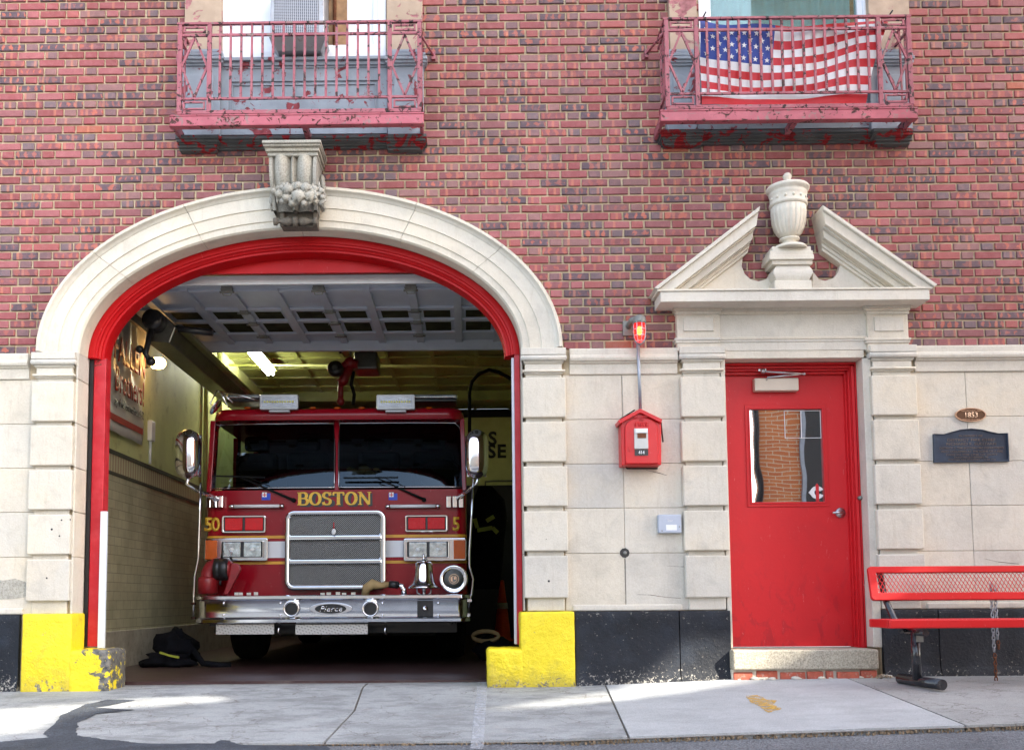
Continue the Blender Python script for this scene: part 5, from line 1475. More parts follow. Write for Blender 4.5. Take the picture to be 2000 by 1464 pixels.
m_.box(sx0, 4.75, YS0, YS0+.03, sz0, sz1); m_.box(sx0, 4.75, YS1-.03, YS1, sz0, sz1); m_.box(sx0, sx0+.03, YS0+.03, YS1-.03, sz0, sz1); m_.box(4.72, 4.75, YS0+.03, YS1-.03, sz0, sz1)
m_.build('seat_frame', 'bench_red', bnh, .008, seg=3)
mb = MB(); cw = .03; n = int((4.72-sx0)/cw)
for i in range(n):
    for j in range(10):
        for s in (-1, 1):
            a = (sx0+.03+i*cw+(j % 2)*cw/2, YS0+.03+j*.0275); b = (a[0]+s*cw/2, a[1]+.0275)
            p = Vector((a[0], a[1], sz1-.008)); q_ = Vector((b[0], b[1], sz1-.008)); t = (q_-p).normalized(); nn = Vector((-t.y, t.x, 0))*.002
            mb.add([p-nn, p+nn, q_+nn, q_-nn], [(0, 1, 2, 3)])
so_ = mb.build('seat_mesh', 'bench_red', bnh); so_.modifiers.new('s', 'SOLIDIFY').thickness = .004
for XL in (W(1789, 1270, -.62)[0], W(1789, 1270, -.62)[0]+1.25):
    m_ = MB(); gx = gz(XL, -.6)
    m_.tube([(XL, -.62, gx+.05), (XL, -.62, sz0-.03)], .030, 16)
    m_.tube([(XL-.02, -.40, gx+.042), (XL+.06, -.85, gx+.036)], .036, 16)
    m_.tube([(XL-.02, -.62, sz0-.03), (XL-.02, -.62, sz0-.03)], .01) if False else None
    m_.tube([(XL, -.78, sz0-.03), (XL, -.50, sz0-.03)], .024, 12)
    m_.tube([(XL-.03, -.5, sz0-.03), (XL-.06, -.43, sz0+.06), (XL-.075, YB+.045, bz0+.01), (XL-.085, YB+.105, bz1-.02)], .022, 12)
    m_.build('leg', 'bench_black', bnh)
m_ = MB(); x, z = W(1797, 1244, -.65); m_.box(x-.028, x+.02, -.655, -.648, z-.03, z+.025); m_.build('decal', 'cast_grey', bnh)
chn = thing('chain', 'galvanised chain with a rusty end hanging behind the bench', 'chain')
def chain(x, y, z0, z1, name, mt):
    m = MB(); L = .034; n = int((z1-z0)/(L*.78))
    for k in range(n):
        zc = z1-L/2-k*L*.78; pts = []
        for j in range(12):
            a = 2*PI*j/12; w = .0095*math.cos(a); h = L/2*math.sin(a)
            h = max(-L/2, min(L/2, h*1.15))
            pts.append((x+(w if k % 2 == 0 else 0), y+(0 if k % 2 == 0 else w), zc+h))
        m.tube(pts, .0036, 6, closed=True)
    return m.build(name, mt, chn)
xc_ = W(1944, 1250, -.335)[0]
chain(xc_-.012, -.335, .27, bz0+.12, 'chain_links', 'galvanised'); chain(xc_+.016, -.335, .36, bz0+.1, 'chain_links', 'galvanised')
chain(xc_-.008, -.335, gz(3.7, -.4), .27, 'rusty_links', 'rust'); chain(xc_+.02, -.335, .30, .36, 'rusty_links', 'rust')
lv = MB(); random.seed(11)
for k in range(60):
    x = random.gauss(2.98, .05); y = random.uniform(-.2, -.06); a = random.uniform(0, PI); z = gz(x, y)+.004+random.uniform(0, .015); r = random.uniform(.008, .018)
    lv.add([(x-r*math.cos(a), y-r*math.sin(a), z), (x+r*.4*math.sin(a), y-r*.4*math.cos(a), z+.006), (x+r*math.cos(a), y+r*math.sin(a), z+.003), (x-r*.4*math.sin(a), y+r*.4*math.cos(a), z-.002)], [(0, 1, 2, 3)])
lv.build('dry_leaf_litter', 'dry_leaves', kind='stuff')

pv = Vector((0, YB, bz0)); RT = Matrix.Translation(pv) @ Matrix.Rotation(R_(-13), 4, 'X') @ Matrix.Translation(-pv)
for o in bpy.data.objects:
    if o.name in ('backrest_frame', 'backrest_mesh'): o.matrix_world = RT
# ================================================================== FIRE TRUCK
tk = thing('fire_truck', 'dark red fire engine facing out of the bay, lettered BOSTON above its steel grille', 'fire truck')
YC = 2.10     # cab face
YU = 1.62     # bumper face
def T(px, py, Y=YC): return W(px, py, Y)
cabx0 = T(401, 1000)[0]; cabx1 = T(911, 1000)[0]; zc0 = T(650, 1166)[1]; zw0 = T(650, 952)[1]; zw1 = T(650, 814)[1]; zr = T(650, 794)[1]
def plan(x0, x1, y0, y1, r, n=6):
    P = [(x1, y1), (x0, y1)]
    for k in range(n+1): a = PI+PI/2*k/n; P.append((x0+r+r*math.cos(a), y0+r+r*math.sin(a)))
    for k in range(n+1): a = 1.5*PI+PI/2*k/n; P.append((x1-r+r*math.cos(a), y0+r+r*math.sin(a)))
    return P
def rings(mb, levels, smooth=True):
    rows = [[(x, y, z) for x, y in plan(*a)] for z, a in levels]
    mb.grid(rows, smooth, closeu=True)
    mb.add(rows[0], [tuple(range(len(rows[0])))]); mb.add(rows[-1], [tuple(range(len(rows[-1])-1, -1, -1))])
YR = 4.4
b_ = MB(); rings(b_, [(zc0-.05, (cabx0, cabx1, YC, YR, .10)), (zw0-.02, (cabx0, cabx1, YC, YR, .10))], True)
body = b_.build('cab_body', 'truck_red', tk); body.modifiers.new('split', 'EDGE_SPLIT').split_angle = R_(35)
ux0, ux1 = T(412, 820)[0], T(906, 820)[0]
b_ = MB(); zm0, zm1 = T(650, 818)[1], zr
rings(b_, [(zm0-.0, (ux0, ux1, YC+.03, YR, .16)), (zm0+.03, (ux0-.004, ux1+.004, YC+.015, YR, .16)), (zm1-.035, (ux0+.01, ux1-.01, YC+.02, YR, .16)), (zm1-.01, (ux0+.035, ux1-.035, YC+.05, YR, .14)), (zm1, (ux0+.07, ux1-.07, YC+.10, YR, .12))])
rf_ = b_.build('roof', 'truck_red', tk); rf_.modifiers.new('split', 'EDGE_SPLIT').split_angle = R_(50)
# pillars
def pill(px0a, px0b, px1a, px1b, Y0a, Y1a, d=.10):
    b_ = MB(); a0 = T(px0a, 952, Y0a); a1 = T(px0b, 952, Y0a); c0 = T(px1a, 816, Y1a); c1 = T(px1b, 816, Y1a)
    b_.add([(a0[0], Y0a, zw0-.03), (a1[0], Y0a, zw0-.03), (a1[0], Y0a+d, zw0-.03), (a0[0], Y0a+d, zw0-.03), (c0[0], Y1a, zm0+.01), (c1[0], Y1a, zm0+.01), (c1[0], Y1a+d, zm0+.01), (c0[0], Y1a+d, zm0+.01)],
        [(0, 1, 5, 4), (1, 2, 6, 5), (2, 3, 7, 6), (3, 0, 4, 7)]); b_.build('windscreen_pillar', 'truck_red', tk, .006)
pill(403, 412, 411, 421, YC+.02, YC+.10, .16); pill(903, 911, 898, 907, YC+.02, YC+.10, .16); pill(653, 662, 653, 662, YC+.02, YC+.215, .04)
for q0_ in ((cabx0, cabx0+.06, YR-.2, YR), (cabx1-.06, cabx1, YR-.2, YR), (cabx0, cabx0+.05, 3.2, 3.35), (cabx1-.05, cabx1, 3.2, 3.35)): MB().box(*q0_, zw0-.02, zm0).build('door_pillar', 'truck_red', tk, .006)
b_ = MB(); b_.box(cabx0+.02, cabx1-.02, YR-.06, YR-.02, zw0-.02, zm0); b_.build('cab_rear_wall', 'black_paint', tk)
# windscreen panes
def yw(z):
    t = max(0, min(1, (z-zw0)/(zm0-zw0))); return YC+.028+.135*t+.075*t*t
def pane(xb0, xb1, xt0, xt1, r0, r1):
    n = 14; m = 16; rows = []; xs = lambda px, py, Y: W(px, py, Y)[0]
    for i in range(n+1):
        py = 950+(818-950)*i/n; z = W(650, py, YC+.1)[1]; z = zw0+.006+(zm0-zw0-.006)*i/n; y = yw(z)
        a = xs(xb0+(xt0-xb0)*i/n, py, y); b = xs(xb1+(xt1-xb1)*i/n, py, y)
        tt = max(0, (i/n-.82)/.18); c = .05*(1-math.sqrt(max(0, 1-tt*tt)))
        a += c*r0; b -= c*r1
        rows.append([(a+(b-a)*j/m, y+.05*((abs(a+(b-a)*j/m-(cabx0+cabx1)/2)/1.25)**4), z) for j in range(m+1)])
    o = MB().grid(rows).build('windscreen', 'windscreen_glass', tk)
    ol = rows[0]+[r_[-1] for r_ in rows[1:]]+rows[-1][-2::-1]+[r_[0] for r_ in rows[-2:0:-1]]
    MB().tube([(x, y-.006, z) for x, y, z in ol], .005, 6, closed=True).build('chrome_trim', 'chrome', o)
    MB().tube([(x, y+.004, z) for x, y, z in ol], .011, 6, closed=True).build('rubber_seal', 'rubber', o)
pane(411, 653, 419, 654, 1, .2)
pane(662, 906, 662, 899, .2, 1)
# interior: dash, seats, steering wheel, gloves
it = MB(); it.box(cabx0+.12, cabx1-.12, YC+.12, YC+.62, zw0-.06, zw0+.035); rows = []
it.build('dashboard', 'rubber', tk, .03)
for px in (500, 600, 740, 845):
    x = T(px, 900, 3.0)[0]; s = MB(); s.box(x-.22, x+.22, 3.0, 3.15, zw0-.3, zw0+.48); s.box(x-.13, x+.13, 3.0, 3.1, zw0+.5, zw0+.66); s.build('cab_seat', 'dark_cloth', tk, .04)
x, z = T(858, 925, YC+.55); s = MB(); s.tube([(x+.22*math.cos(a), YC+.55+.08*math.sin(a), z-.0+.17*math.sin(a)) for a in [2*PI*k/28 for k in range(28)]], .014, 8, closed=True); s.bar((x-.2, YC+.55, z), (x+.2, YC+.55, z), .03, .02); s.build('steering_wheel', 'rubber', tk)
s = MB()
for px, py, r, sc in ((692, 924, .055, (1.6, 1, .8)), (712, 918, .05, (1.4, 1, .9)), (722, 926, .05, (1.2, 1, .7)), (683, 917, .03, (1, 1, 1)), (735, 916, .02, (1.8, 1, .7))): x, z = T(px, py, YC+.25); s.ball((x, YC+.25, z), r, 12, 8, sc, .4)
tag(s.build('work_gloves', 'tan_cloth'), 'tan work gloves on the truck dashboard behind the windscreen', 'gloves')
s = MB(); s.rect(459, 866, 477, 879, 3.02, .01) if False else None
s = MB(); x, z = T(506, 869, YC+.1)
# crest decals of the cab and painted stripes: thin plates standing 2 mm proud
def plate(name, m, a, b, c, d, off=.003, th=.003, par=tk, bev=0, Y=YC):
    x0, x1, z0, z1 = RC(a, b, c, d, Y-off); return MB().box(x0, x1, Y-off, Y-off+th-.0002, z0, z1).build(name, m, par, bev)
def wrap(name, m, py0, py1, off):    # stripe following the rounded corner
    z1 = T(650, py0)[1]; z0 = T(650, py1)[1]
    P = plan(cabx0-off, cabx1+off, YC-off, YR-.3, .10+off, 8)[2:]
    P = [(cabx0-off, 3.0)]+P+[(cabx1+off, 3.0)]
    mb = MB(); mb.grid([[(x, y, z0) for x, y in P], [(x, y, z1) for x, y in P]], False); return mb.build(name, m, tk)
wrap('gold_stripe', 'stripe_gold', 1044.5, 1050, .002); wrap('gold_stripe', 'stripe_gold', 1095, 1100.5, .002); wrap('white_stripe', 'stripe_white', 1056, 1088, .002)
# ---- serif lettering from broad-pen strokes
def pen(mb, pts, thick, thin, y, k=[0]):
    P = [Vector((p[0], p[1])) for p in pts]; n = len(P); L = []; Rr = []
    for i in range(n):
        t = (P[min(i+1, n-1)]-P[max(i-1, 0)]).normalized(); w = thin+(thick-thin)*abs(t.y)**1.3; nn = Vector((-t.y, t.x))*w/2
        L.append(P[i]+nn); Rr.append(P[i]-nn)
    k[0] += 1; yy = y-.0002*(k[0] % 7)
    o = len(mb.v); mb.v += [(p.x, yy, p.y) for p in L]+[(p.x, yy, p.y) for p in Rr]
    for i in range(n-1): mb.f.append((o+i, o+i+1, o+n+i+1, o+n+i)); mb.sm.append(False)
def arcp(cx, cy, rx, ry, a0, a1, n=16): return [(cx+rx*math.cos(R_(a0+(a1-a0)*i/n)), cy+ry*math.sin(R_(a0+(a1-a0)*i/n))) for i in range(n+1)]
GL = {'B': ([[(.18, 0), (.18, 1)], [(.18, .97), (.42, .97)], [(.18, .52), (.45, .52)], [(.18, .03), (.45, .03)], arcp(.42, .745, .20, .225, 90, -90), arcp(.45, .275, .24, .245, 90, -90)], [(.02, .34, 0), (.02, .34, 1)], .76),
      'O': ([arcp(.43, .5, .32, .47, 0, 360, 30)], [], .86),
      'S': ([[(.57, .74)]+arcp(.34, .73, .22, .24, 30, 190, 12)+[(.2, .58), (.34, .52), (.48, .45)]+arcp(.33, .27, .24, .24, 25, -150, 14)+[(.10, .24)]], [(.55, .63, .98), (.05, .13, .02)], .70),
      'T': ([[(.40, 0), (.40, 1)], [(.05, .96), (.75, .96)], [(.07, .96), (.07, .74)], [(.73, .96), (.73, .74)]], [(.24, .56, 0)], .80),
      'N': ([[(.17, 0), (.17, .95)], [(.15, .97), (.74, .03)], [(.76, .03), (.76, 1)]], [(.03, .30, 0), (.0, .22, 1), (.63, .90, 1)], .92)}
def serif(word, px0, px1, py0, py1, Y, m, dx=0, dz=0, thick=.19, name='lettering'):
    mb = MB(); adv = sum(GL[c][2] for c in word); x0, z0 = W(px0, py1, Y); x1, z1 = W(px1, py0, Y); sx = (x1-x0)/adv; sz = z1-z0; x = x0+dx; zb = z0+dz
    for c in word:
        st_, se, w = GL[c]
        for s in st_:
            th = thick*(.62 if (c == 'N' and s[0][0] in (.17, .76)) or (c == 'T' and s[0][0] in (.07, .73)) else 1.1)*sx
            pen(mb, [(x+p[0]*sx, zb+p[1]*sz) for p in s], th, .065*sx+.002, Y)
        for a, b, h in se: pen(mb, [(x+a*sx, zb+(.03 if h < .5 else .97)*sz), (x+b*sx, zb+(.03 if h < .5 else .97)*sz)], .07*sx, .05*sx, Y)
        x += w*sx
    return mb.build(name, m, tk)
serif('BOSTON', 583, 727, 961, 987, YC-.004, 'black_paint', .012, -.010, .30, 'lettering_shadow')
serif('BOSTON', 580, 726, 960, 986, YC-.0075, 'gold_leaf')
# numerals on the corners
for s, px in (('0', 421), ('5', 407)): tx(s, px, 1036, 26, 17, YC+(.0 if px > 410 else .012)-.004, 'gold_leaf', tk, .03, .001)
tx('5', 891, 1035, 26, 14, YC-.004, 'gold_leaf', tk, .03, .001)
# small flags
for px in (520, 768):
    plate('small_flag_decal', 'decal_blue', px-9, 963, px+8, 976, .003); plate('flag_canton', 'decal_white', px-8, 961, px+1, 970, .0045); plate('flag_cross', 'decal_red', px-4.3, 961.5, px-2.7, 969.5, .006); plate('flag_cross', 'decal_red', px-7.5, 965, px+.5, 966.5, .0062)
# grab rails
for a, b in ((448, 555), (753, 860)):
    xa, z = T(a, 988.5, YC-.05); xb = T(b, 988.5, YC-.05)[0]
    o = MB().tube([(xa+.04, YC-.05, z), (xb-.04, YC-.05, z)], .017, 12).build('grab_rail', 'stripe_white', tk)
    for x in (xa, xb-.045):
        s = MB(); s.tube([(x, YC-.05, z), (x+.045, YC-.05, z)], .019, 12); s.tube([(x+.02, YC-.05, z), (x+.02, YC, z)], .014, 8); s.build('rail_end', 'chrome', o)
# warning light pairs
def lampset(name, a, b, c, d, lens, splits, mlens, frame_m='chrome', off=.045):
    x0, x1, z0, z1 = RC(a, b, c, d, YC-off)
    g_ = MB().frame(rrpoly(x0, x1, z0, z1, .022), rrpoly(x0+.018, x1-.018, z0+.018, z1-.018, .010), YC-off, YC); o = g_.build(name, frame_m, tk, .005)
    MB().box(x0+.016, x1-.016, YC-off+.018, YC-.001, z0+.016, z1-.016).build('backing', 'black_paint', o)
    for p0, p1 in splits:
        a0, a1, _, _ = RC(p0, b, p1, d, YC-off); MB().box(a0, a1, YC-off+.006, YC-off+.017, z0+.024, z1-.024).build('lens', mlens, o, .006, seg=3)
    return o
lampset('warning_light', 433, 1006, 519, 1040, 0, ((439, 473), (478, 513)), 'lens_red'); lampset('warning_light', 791, 1005, 875, 1038, 0, ((797, 831), (835, 869)), 'lens_red')
for A, B, lh, am, s in ((399, 523, ((435, 470), (475, 510)), (401, 424), -1), (788, 911, ((798, 834), (838, 873)), (886, 909), 1)):
    x0, x1, z0, z1 = RC(A, 1050, B, 1095, YC-.07)
    o = MB().rrect(x0, x1, z0, z1, .02, YC-.07, YC-.002).build('headlight_unit', 'polished_steel', tk, .008, seg=3)
    a0, a1, z0b, z1b = RC(lh[0][0]-5, 1055, lh[1][1]+5, 1090, YC-.085)
    MB().frame(rrpoly(a0, a1, z0b, z1b, .014), rrpoly(a0+.012, a1-.012, z0b+.012, z1b-.012, .008), YC-.088, YC-.0705).build('bezel', 'chrome', o, .003)
    MB().box(a0+.012, a1-.012, YC-.078, YC-.0705, z0b+.012, z1b-.012).build('backing', 'black_paint', o)
    for p0, p1 in lh:
        c0, c1, _, _ = RC(p0, 1062, p1, 1083, YC-.085); MB().box(c0+.004, c1-.002, YC-.086, YC-.079, z0b+.016, z1b-.016).build('headlight', 'lens_clear', o, .006, seg=3)
        MB().ball(((c0+c1)/2, YC-.085, (z0b+z1b)/2), .022, 12, 8, (1.1, .3, .7)).build('bulb_reflector', 'decal_white', o)
    c0, c1, _, _ = RC(am[0], 1062, am[1], 1083, YC-.08); MB().box(c0, c1, YC-.084, YC-.0705, z0b-.005, z1b+.004).build('turn_signal', 'lens_amber', o, .004)
# grille
x0, x1, z0, z1 = RC(556, 996, 753, 1151, YC-.12)
gm = MB(); R0 = rrpoly(x0, x1, z0, z1, .085, 8)
gm.frame(R0, rrpoly(x0+.045, x1-.045, z0+.04, z1-.04, .05, 8), YC-.12, YC-.002)
gb_ = []
for py in (1049, 1096):
    za = T(650, py+5, YC-.12)[1]; zb = T(650, py-5, YC-.12)[1]; gm.box(x0+.03, x1-.03, YC-.119, YC-.06, za, zb)
go = gm.build('grille_frame', 'polished_steel', tk, .014, seg=3)
for a, b in ((1005, 1046), (1052, 1093), (1099, 1141)):
    g0, g1, h0, h1 = RC(566, a, 743, b, YC-.08); MB().rrect(g0-.01, g1+.01, h0-.01, h1+.01, .03, YC-.075, YC-.05).build('grille_mesh', 'grille_mesh', go)
    MB().frame(rrpoly(g0-.02, g1+.02, h0-.02, h1+.02, .03), rrpoly(g0, g1, h0, h1, .035), YC-.11, YC-.07).build('mesh_surround', 'polished_steel', go, .006)
x, z = T(652, 1038, YC-.13); MB().ball((x, YC-.135, z), .025, 12, 8, (.9, .3, 1.2)).build('medallion', 'decal_white', go)
MB().tube([(x, YC-.13, z+.02), (x, YC-.13, z+.09)], .005, 6).build('medallion_ribbon', 'lens_red', go)
# roof visor line, scene lights, marker lights, light bar
for a, b in ((507, 582), (735, 810)):
    x0, x1, z0, z1 = RC(a, 770, b, 799, YC-.06)
    o = MB().rrect(x0, x1, z0, z1, .012, YC-.06, YC-.0).build('scene_light', 'lamp_grey', tk, .004)
    MB().box(x0+.025, x1-.025, YC-.064, YC-.0602, z0+.025, z1-.025).build('led_panel', 'led_face', o)
    s = MB(); n = 12
    for k in range(n): s.ball((x0+.05+(x1-x0-.1)*k/(n-1), YC-.066, (z0+z1)/2), .010, 8, 6, (1, .5, 1))
    s.build('led_row', 'led_yellow', o)
    s = MB(); xm = (x0+x1)/2; s.box(xm-.10, xm+.10, YC-.04, YC+.05, z0-.022, z0-.001); s.box(xm-.02, xm+.02, YC-.0, YC+.2, z0-.02, z0+.02); s.build('bracket', 'lamp_grey', o, .004)
for px in (482, 610, 658, 706, 838):
    x, z = T(px, 795.5, YC); s = MB(); s.ball((x, YC+.025, z), .035, 12, 8, (1, .6, .28)); o = s.build('marker_light', 'lens_amber', tk)
for a, b in ((440, 512), (806, 894)):
    x0, x1, z0, z1 = RC(a, 769, b, 782, YC+.35)
    MB().box(x0, x1, YC+.35, YC+.65, z0+.02, z1).build('light_bar', 'lens_clear', tk, .025, seg=4); MB().box(x0+.01, x1-.01, YC+.36, YC+.64, z0-.01, z0+.02).build('light_bar_base', 'black_paint', tk, .01)
# round spot mirror at the top-left corner on its bracket
s = MB(); c0 = T(428, 762, YC-.25); pts = [(T(px, py, YC-.2)[0], YC-.2, T(px, py, YC-.2)[1]) for px, py in ((446, 795), (432, 768), (424, 762), (410, 788), (414, 790))]
s.tube(pts, .008, 8); s.tube([(T(px, py, YC-.1)[0], YC-.1, T(px, py, YC-.1)[1]) for px, py in ((430, 764), (455, 786))], .009, 8); s.tube([(T(px, py, YC)[0], YC, T(px, py, YC)[1]) for px, py in ((430, 764), (470, 772), (505, 782))], .007, 8)
so2 = s.build('cross_view_mirror', 'chrome', tk)
x, z = T(418, 792, YC-.2); s = MB(); s.lathe([(0, 0), (.05, .003), (.083, .012), (.088, .02), (.08, .026), (0, .03)], (0, 0, 0), 'x', 24)
o = s.build('mirror_disc', 'chrome', so2); o.location = (x, YC-.2, z); o.rotation_euler = (0, R_(35), 0)
# wing mirrors
def wing(px0, px1, arm_pts, rod_pts, clampx, lab):
    x0, x1, z0, z1 = RC(px0, 839, px1, 934, YC-.30)
    rows = []; cx = (x0+x1)/2
    hw = (x1-x0)/2
    for k in range(15):
        t = k/14; z = z0+(z1-z0)*t; f = (1-abs(2*t-1)**4.5)**.45 if 0 < t < 1 else .25
        row = []
        for j in range(24):
            a = 2*PI*j/24; row.append((cx+hw*f*math.copysign(abs(math.cos(a))**.7, math.cos(a)), YC-.30+.10*f*math.copysign(abs(math.sin(a))**.8, math.sin(a)), z))
        rows.append(row)
    s = MB().grid(rows, True, closeu=True); s.add(rows[0], [tuple(range(24))]); s.add(rows[-1], [tuple(range(24))])
    o = s.build('wing_mirror', 'chrome', tk, label=lab)
    s = MB(); s.box(cx-hw*.82, cx+hw*.82, YC-.19, YC-.185, z0+.03, z1-.03); s.build('mirror_glass', 'chrome', o)
    s = MB(); s.tube([(T(px, py, Y)[0], Y, T(px, py, Y)[1]) for px, py, Y in arm_pts], .020, 10); s.build('arm', 'chrome', o)
    s = MB(); s.tube([(T(px, py, YC-.32)[0], YC-.32, T(px, py, YC-.32)[1]) for px, py in rod_pts], .011, 10)
    for px, py in rod_pts[-2:]: x, z = T(px, py, YC-.32); s.box(x-.02, x+.02, YC-.34, YC-.30, z-.012, z+.012)
    s.build('support_rod', 'polished_steel', o)
    xa, xb, z0, z1 = RC(clampx, 968, clampx+36, 991, YC-.05); s = MB()
    for k in range(3): s.box(xa+(xb-xa)*k/3, xa+(xb-xa)*(k+.8)/3, YC-.06, YC-.001, z0, z1)
    s.build('clamp', 'chrome', o, .006)
wing(343, 392, ((367, 932, YC-.3), (365, 945, YC-.3), (385, 957, YC-.25), (425, 975, YC-.06)), ((392, 942), (390, 1000), (388, 1060), (387, 1090), (380, 1125), (378, 1165), (378, 1178), (378, 1206)), 402, 'chrome wing mirror on the left of the picture')
wing(908, 954, ((934, 932, YC-.3), (932, 942, YC-.3), (915, 957, YC-.25), (893, 972, YC-.06)), ((924, 935), (921, 1010), (917, 1080), (917, 1105), (924, 1130), (921, 1160), (917, 1172), (914, 1200)), 872, 'chrome wing mirror on the right of the picture')
# wipers
for blade, arm, tip in (((414, 929, 518, 932), (470, 932, 573, 976), 0), ((671, 933, 778, 932), (738, 934, 828, 975), 0)):
    s = MB(); a = T(blade[0], blade[1], YC-.02); b = T(blade[2], blade[3], YC-.02); s.bar((a[0], YC-.02, a[1]), (b[0], YC-.02, b[1]), .014, .016)
    o = s.build('wiper', 'rubber', tk)
    s = MB(); c = T(arm[0], arm[1], YC-.03); d = T(arm[2], arm[3], YC-.03); s.tube([(c[0], YC-.03, c[1]), (d[0], YC-.03, d[1])], [.006, .013], 8); e = T((arm[0]*.7+arm[2]*.3)+6, (arm[1]*.7+arm[3]*.3)-2, YC-.03); s.tube([(c[0]+.07, YC-.03, c[1]+.004), (e[0]+.1, YC-.03, e[1]-.03)], .004, 6); s.lathe([(0, -.02), (.02, -.02), (.022, .03), (0, .03)], (d[0], YC-.02, d[1]), 'y', 12); s.build('wiper_arm', 'rubber', o)
# bumper
bz1_ = W(650, 1161, YU)[1]; bz0_ = W(650, 1216, YU)[1]; bxa = W(381, 1190, YU)[0]; bxb = W(916, 1190, YU)[0]
H_ = bz1_-bz0_; prf = [(0, .012), (.03, -.008), (.13, -.010), (.17, .010), (.20, .014), (.78, .014), (.82, -.004), (.86, -.012), (.96, -.010), (1, .010)]
rows = []
for t, yo in prf:
    z = bz1_-H_*t; P = plan(bxa+yo, bxb-yo, YU+yo, YC+.25, .085, 7)[2:]; P = [(bxa+yo, YC+.2)]+P+[(bxb-yo, YC+.2)]
    rows.append([(x, y, z) for x, y in P])
rows.insert(0, [(x, max(y+.05, YU+.08), bz1_-.012) for x, y, z in rows[0]])
bo_ = MB().grid(rows, True); bp = bo_.build('bumper', 'polished_steel', tk); bp.modifiers.new('split', 'EDGE_SPLIT').split_angle = R_(32)
MB().box(bxa+.03, bxb-.03, YU+.06, YC+.05, bz1_-.09, bz1_-.03).build('bumper_deck', 'brushed_steel', bp)
for px in (569.5, 723.5):
    x, z = W(px, 1188, YU); s = MB().lathe([(.052, YU+.0), (.058, YU-.018), (.072, YU-.024), (.076, YU-.012), (.076, YU+.015)], (x, 0, z), 'y', 32, caps=False); o = s.build('air_horn', 'chrome', bp)
    MB().lathe([(0, YU+.012), (.056, YU+.013)], (x, 0, z), 'y', 24, caps=False).build('horn_throat', 'black_paint', o)
x, z = W(645.5, 1188, YU); el = lambda a, b, n=40: [(x+a*math.cos(2*PI*k/n), z+b*math.sin(2*PI*k/n)) for k in range(n)]
o = MB().prism(el(.195, .052), YU+.001, YU+.013).build('badge', 'brushed_steel', bp, .003); MB().prism(el(.142, .043), YU-.002, YU+.001).build('badge_field', 'black_paint', o)
tx('Pierce', 645.5, 1193, 10.5, 46, YU-.0022, 'chrome', bp, .015, .002, shear=.35)
x0, x1, z0, z1 = RC(815, 1172, 846, 1203, YU); o = MB().frame([(x0, z0), (x1, z0), (x1, z1), (x0, z1)], [(x0+.01, z0+.01), (x1-.01, z0+.01), (x1-.01, z1-.01), (x0+.01, z1-.01)], YU+.000, YU+.0135).build('speaker_recess', 'black_paint', bp)
MB().box(x0+.01, x1-.01, YU+.008, YU+.0138, z0+.01, z1-.01).build('recess_back', 'black_paint', o)
MB().lathe([(0, YU-.004), (.02, YU), (.027, YU+.007)], ((x0+x1)/2, 0, (z0+z1)/2), 'y', 18).build('speaker_button', 'chrome', o)
s = MB()
for px in (436, 547, 747, 856):
    for py in (1177.5, 1200.5): x, z = W(px, py, YU); MB().ball((x, YU+.010, z), .0125, 10, 6, (1, .7, 1)).build('bolt', 'chrome', bp)
for a, b in ((422, 535), (577, 718)): MB().rect(a, 1218.5, b, 1238, YU+.06, .015).build('tread_plate', 'diamond_plate', bp)
s = MB()
for px in (545, 753): x, z = W(px, 1220, YU+.05); s = MB().tube([(x, YU+.06, z+.0), (x-.008, YU+.05, z-.06), (x+.01, YU+.06, z-.09)], .009, 8); s.build('tow_hook', 'polished_steel', bp)
# items standing on the bumper
Yi = YU+.22
def I(px, py, Y=Yi): x, z = W(px, py, Y); return (x, Y, z)
ip = MB(); ip.tube([I(406, 1160), I(406, 1132), I(407, 1118), I(412, 1108), I(421, 1103), I(432, 1102)], [.072, .072, .068, .066, .066, .066], 20)
x, y, z = I(406, 1140); ip.lathe([(.075, z-.09), (.093, z-.085), (.093, z+.04), (.086, z+.06), (.07, z+.065)], (x, y, 0), 'z', 28)
io = ip.build('intake_pipe', 'truck_red_dull', tk)
x, y, z = I(435, 1111); s = MB().lathe([(.06, -.075), (.102, -.07), (.106, -.03), (.100, -.02), (.106, -.01), (.106, .04), (.098, .06), (.06, .065)], (x, y, z), 'x', 30); s.build('coupling', 'black_paint', io)
x, y, z = I(433, 1090); s = MB(); s.tube([(x, y, z), (x+.01, y, z+.075)], .012, 8); s.tube([(x-.01, y, z-.19), (x-.012, y, z-.25)], .012, 8); s.build('coupling_lug', 'black_paint', io)
s = MB(); s.lathe([(.09, .02), (.088, .04), (.06, .07), (.0, .075)], (I(447, 1111)[0]-.03, Yi, I(447, 1111)[2]), 'x', 20); s.build('end_cap', 'truck_red_dull', io)
q1z = [I(452, 1098, Yi-.05), I(466, 1100, Yi-.05), I(472, 1112, Yi-.05), I(458, 1138, Yi-.05), I(446, 1161, Yi-.05), I(436, 1161, Yi-.05), I(446, 1130, Yi-.05), I(450, 1112, Yi-.05)]
MB().prism([(p[0], p[2]) for p in q1z], Yi-.07, Yi-.03).build('drain_lever', 'truck_red_dull', io, .012, seg=3)
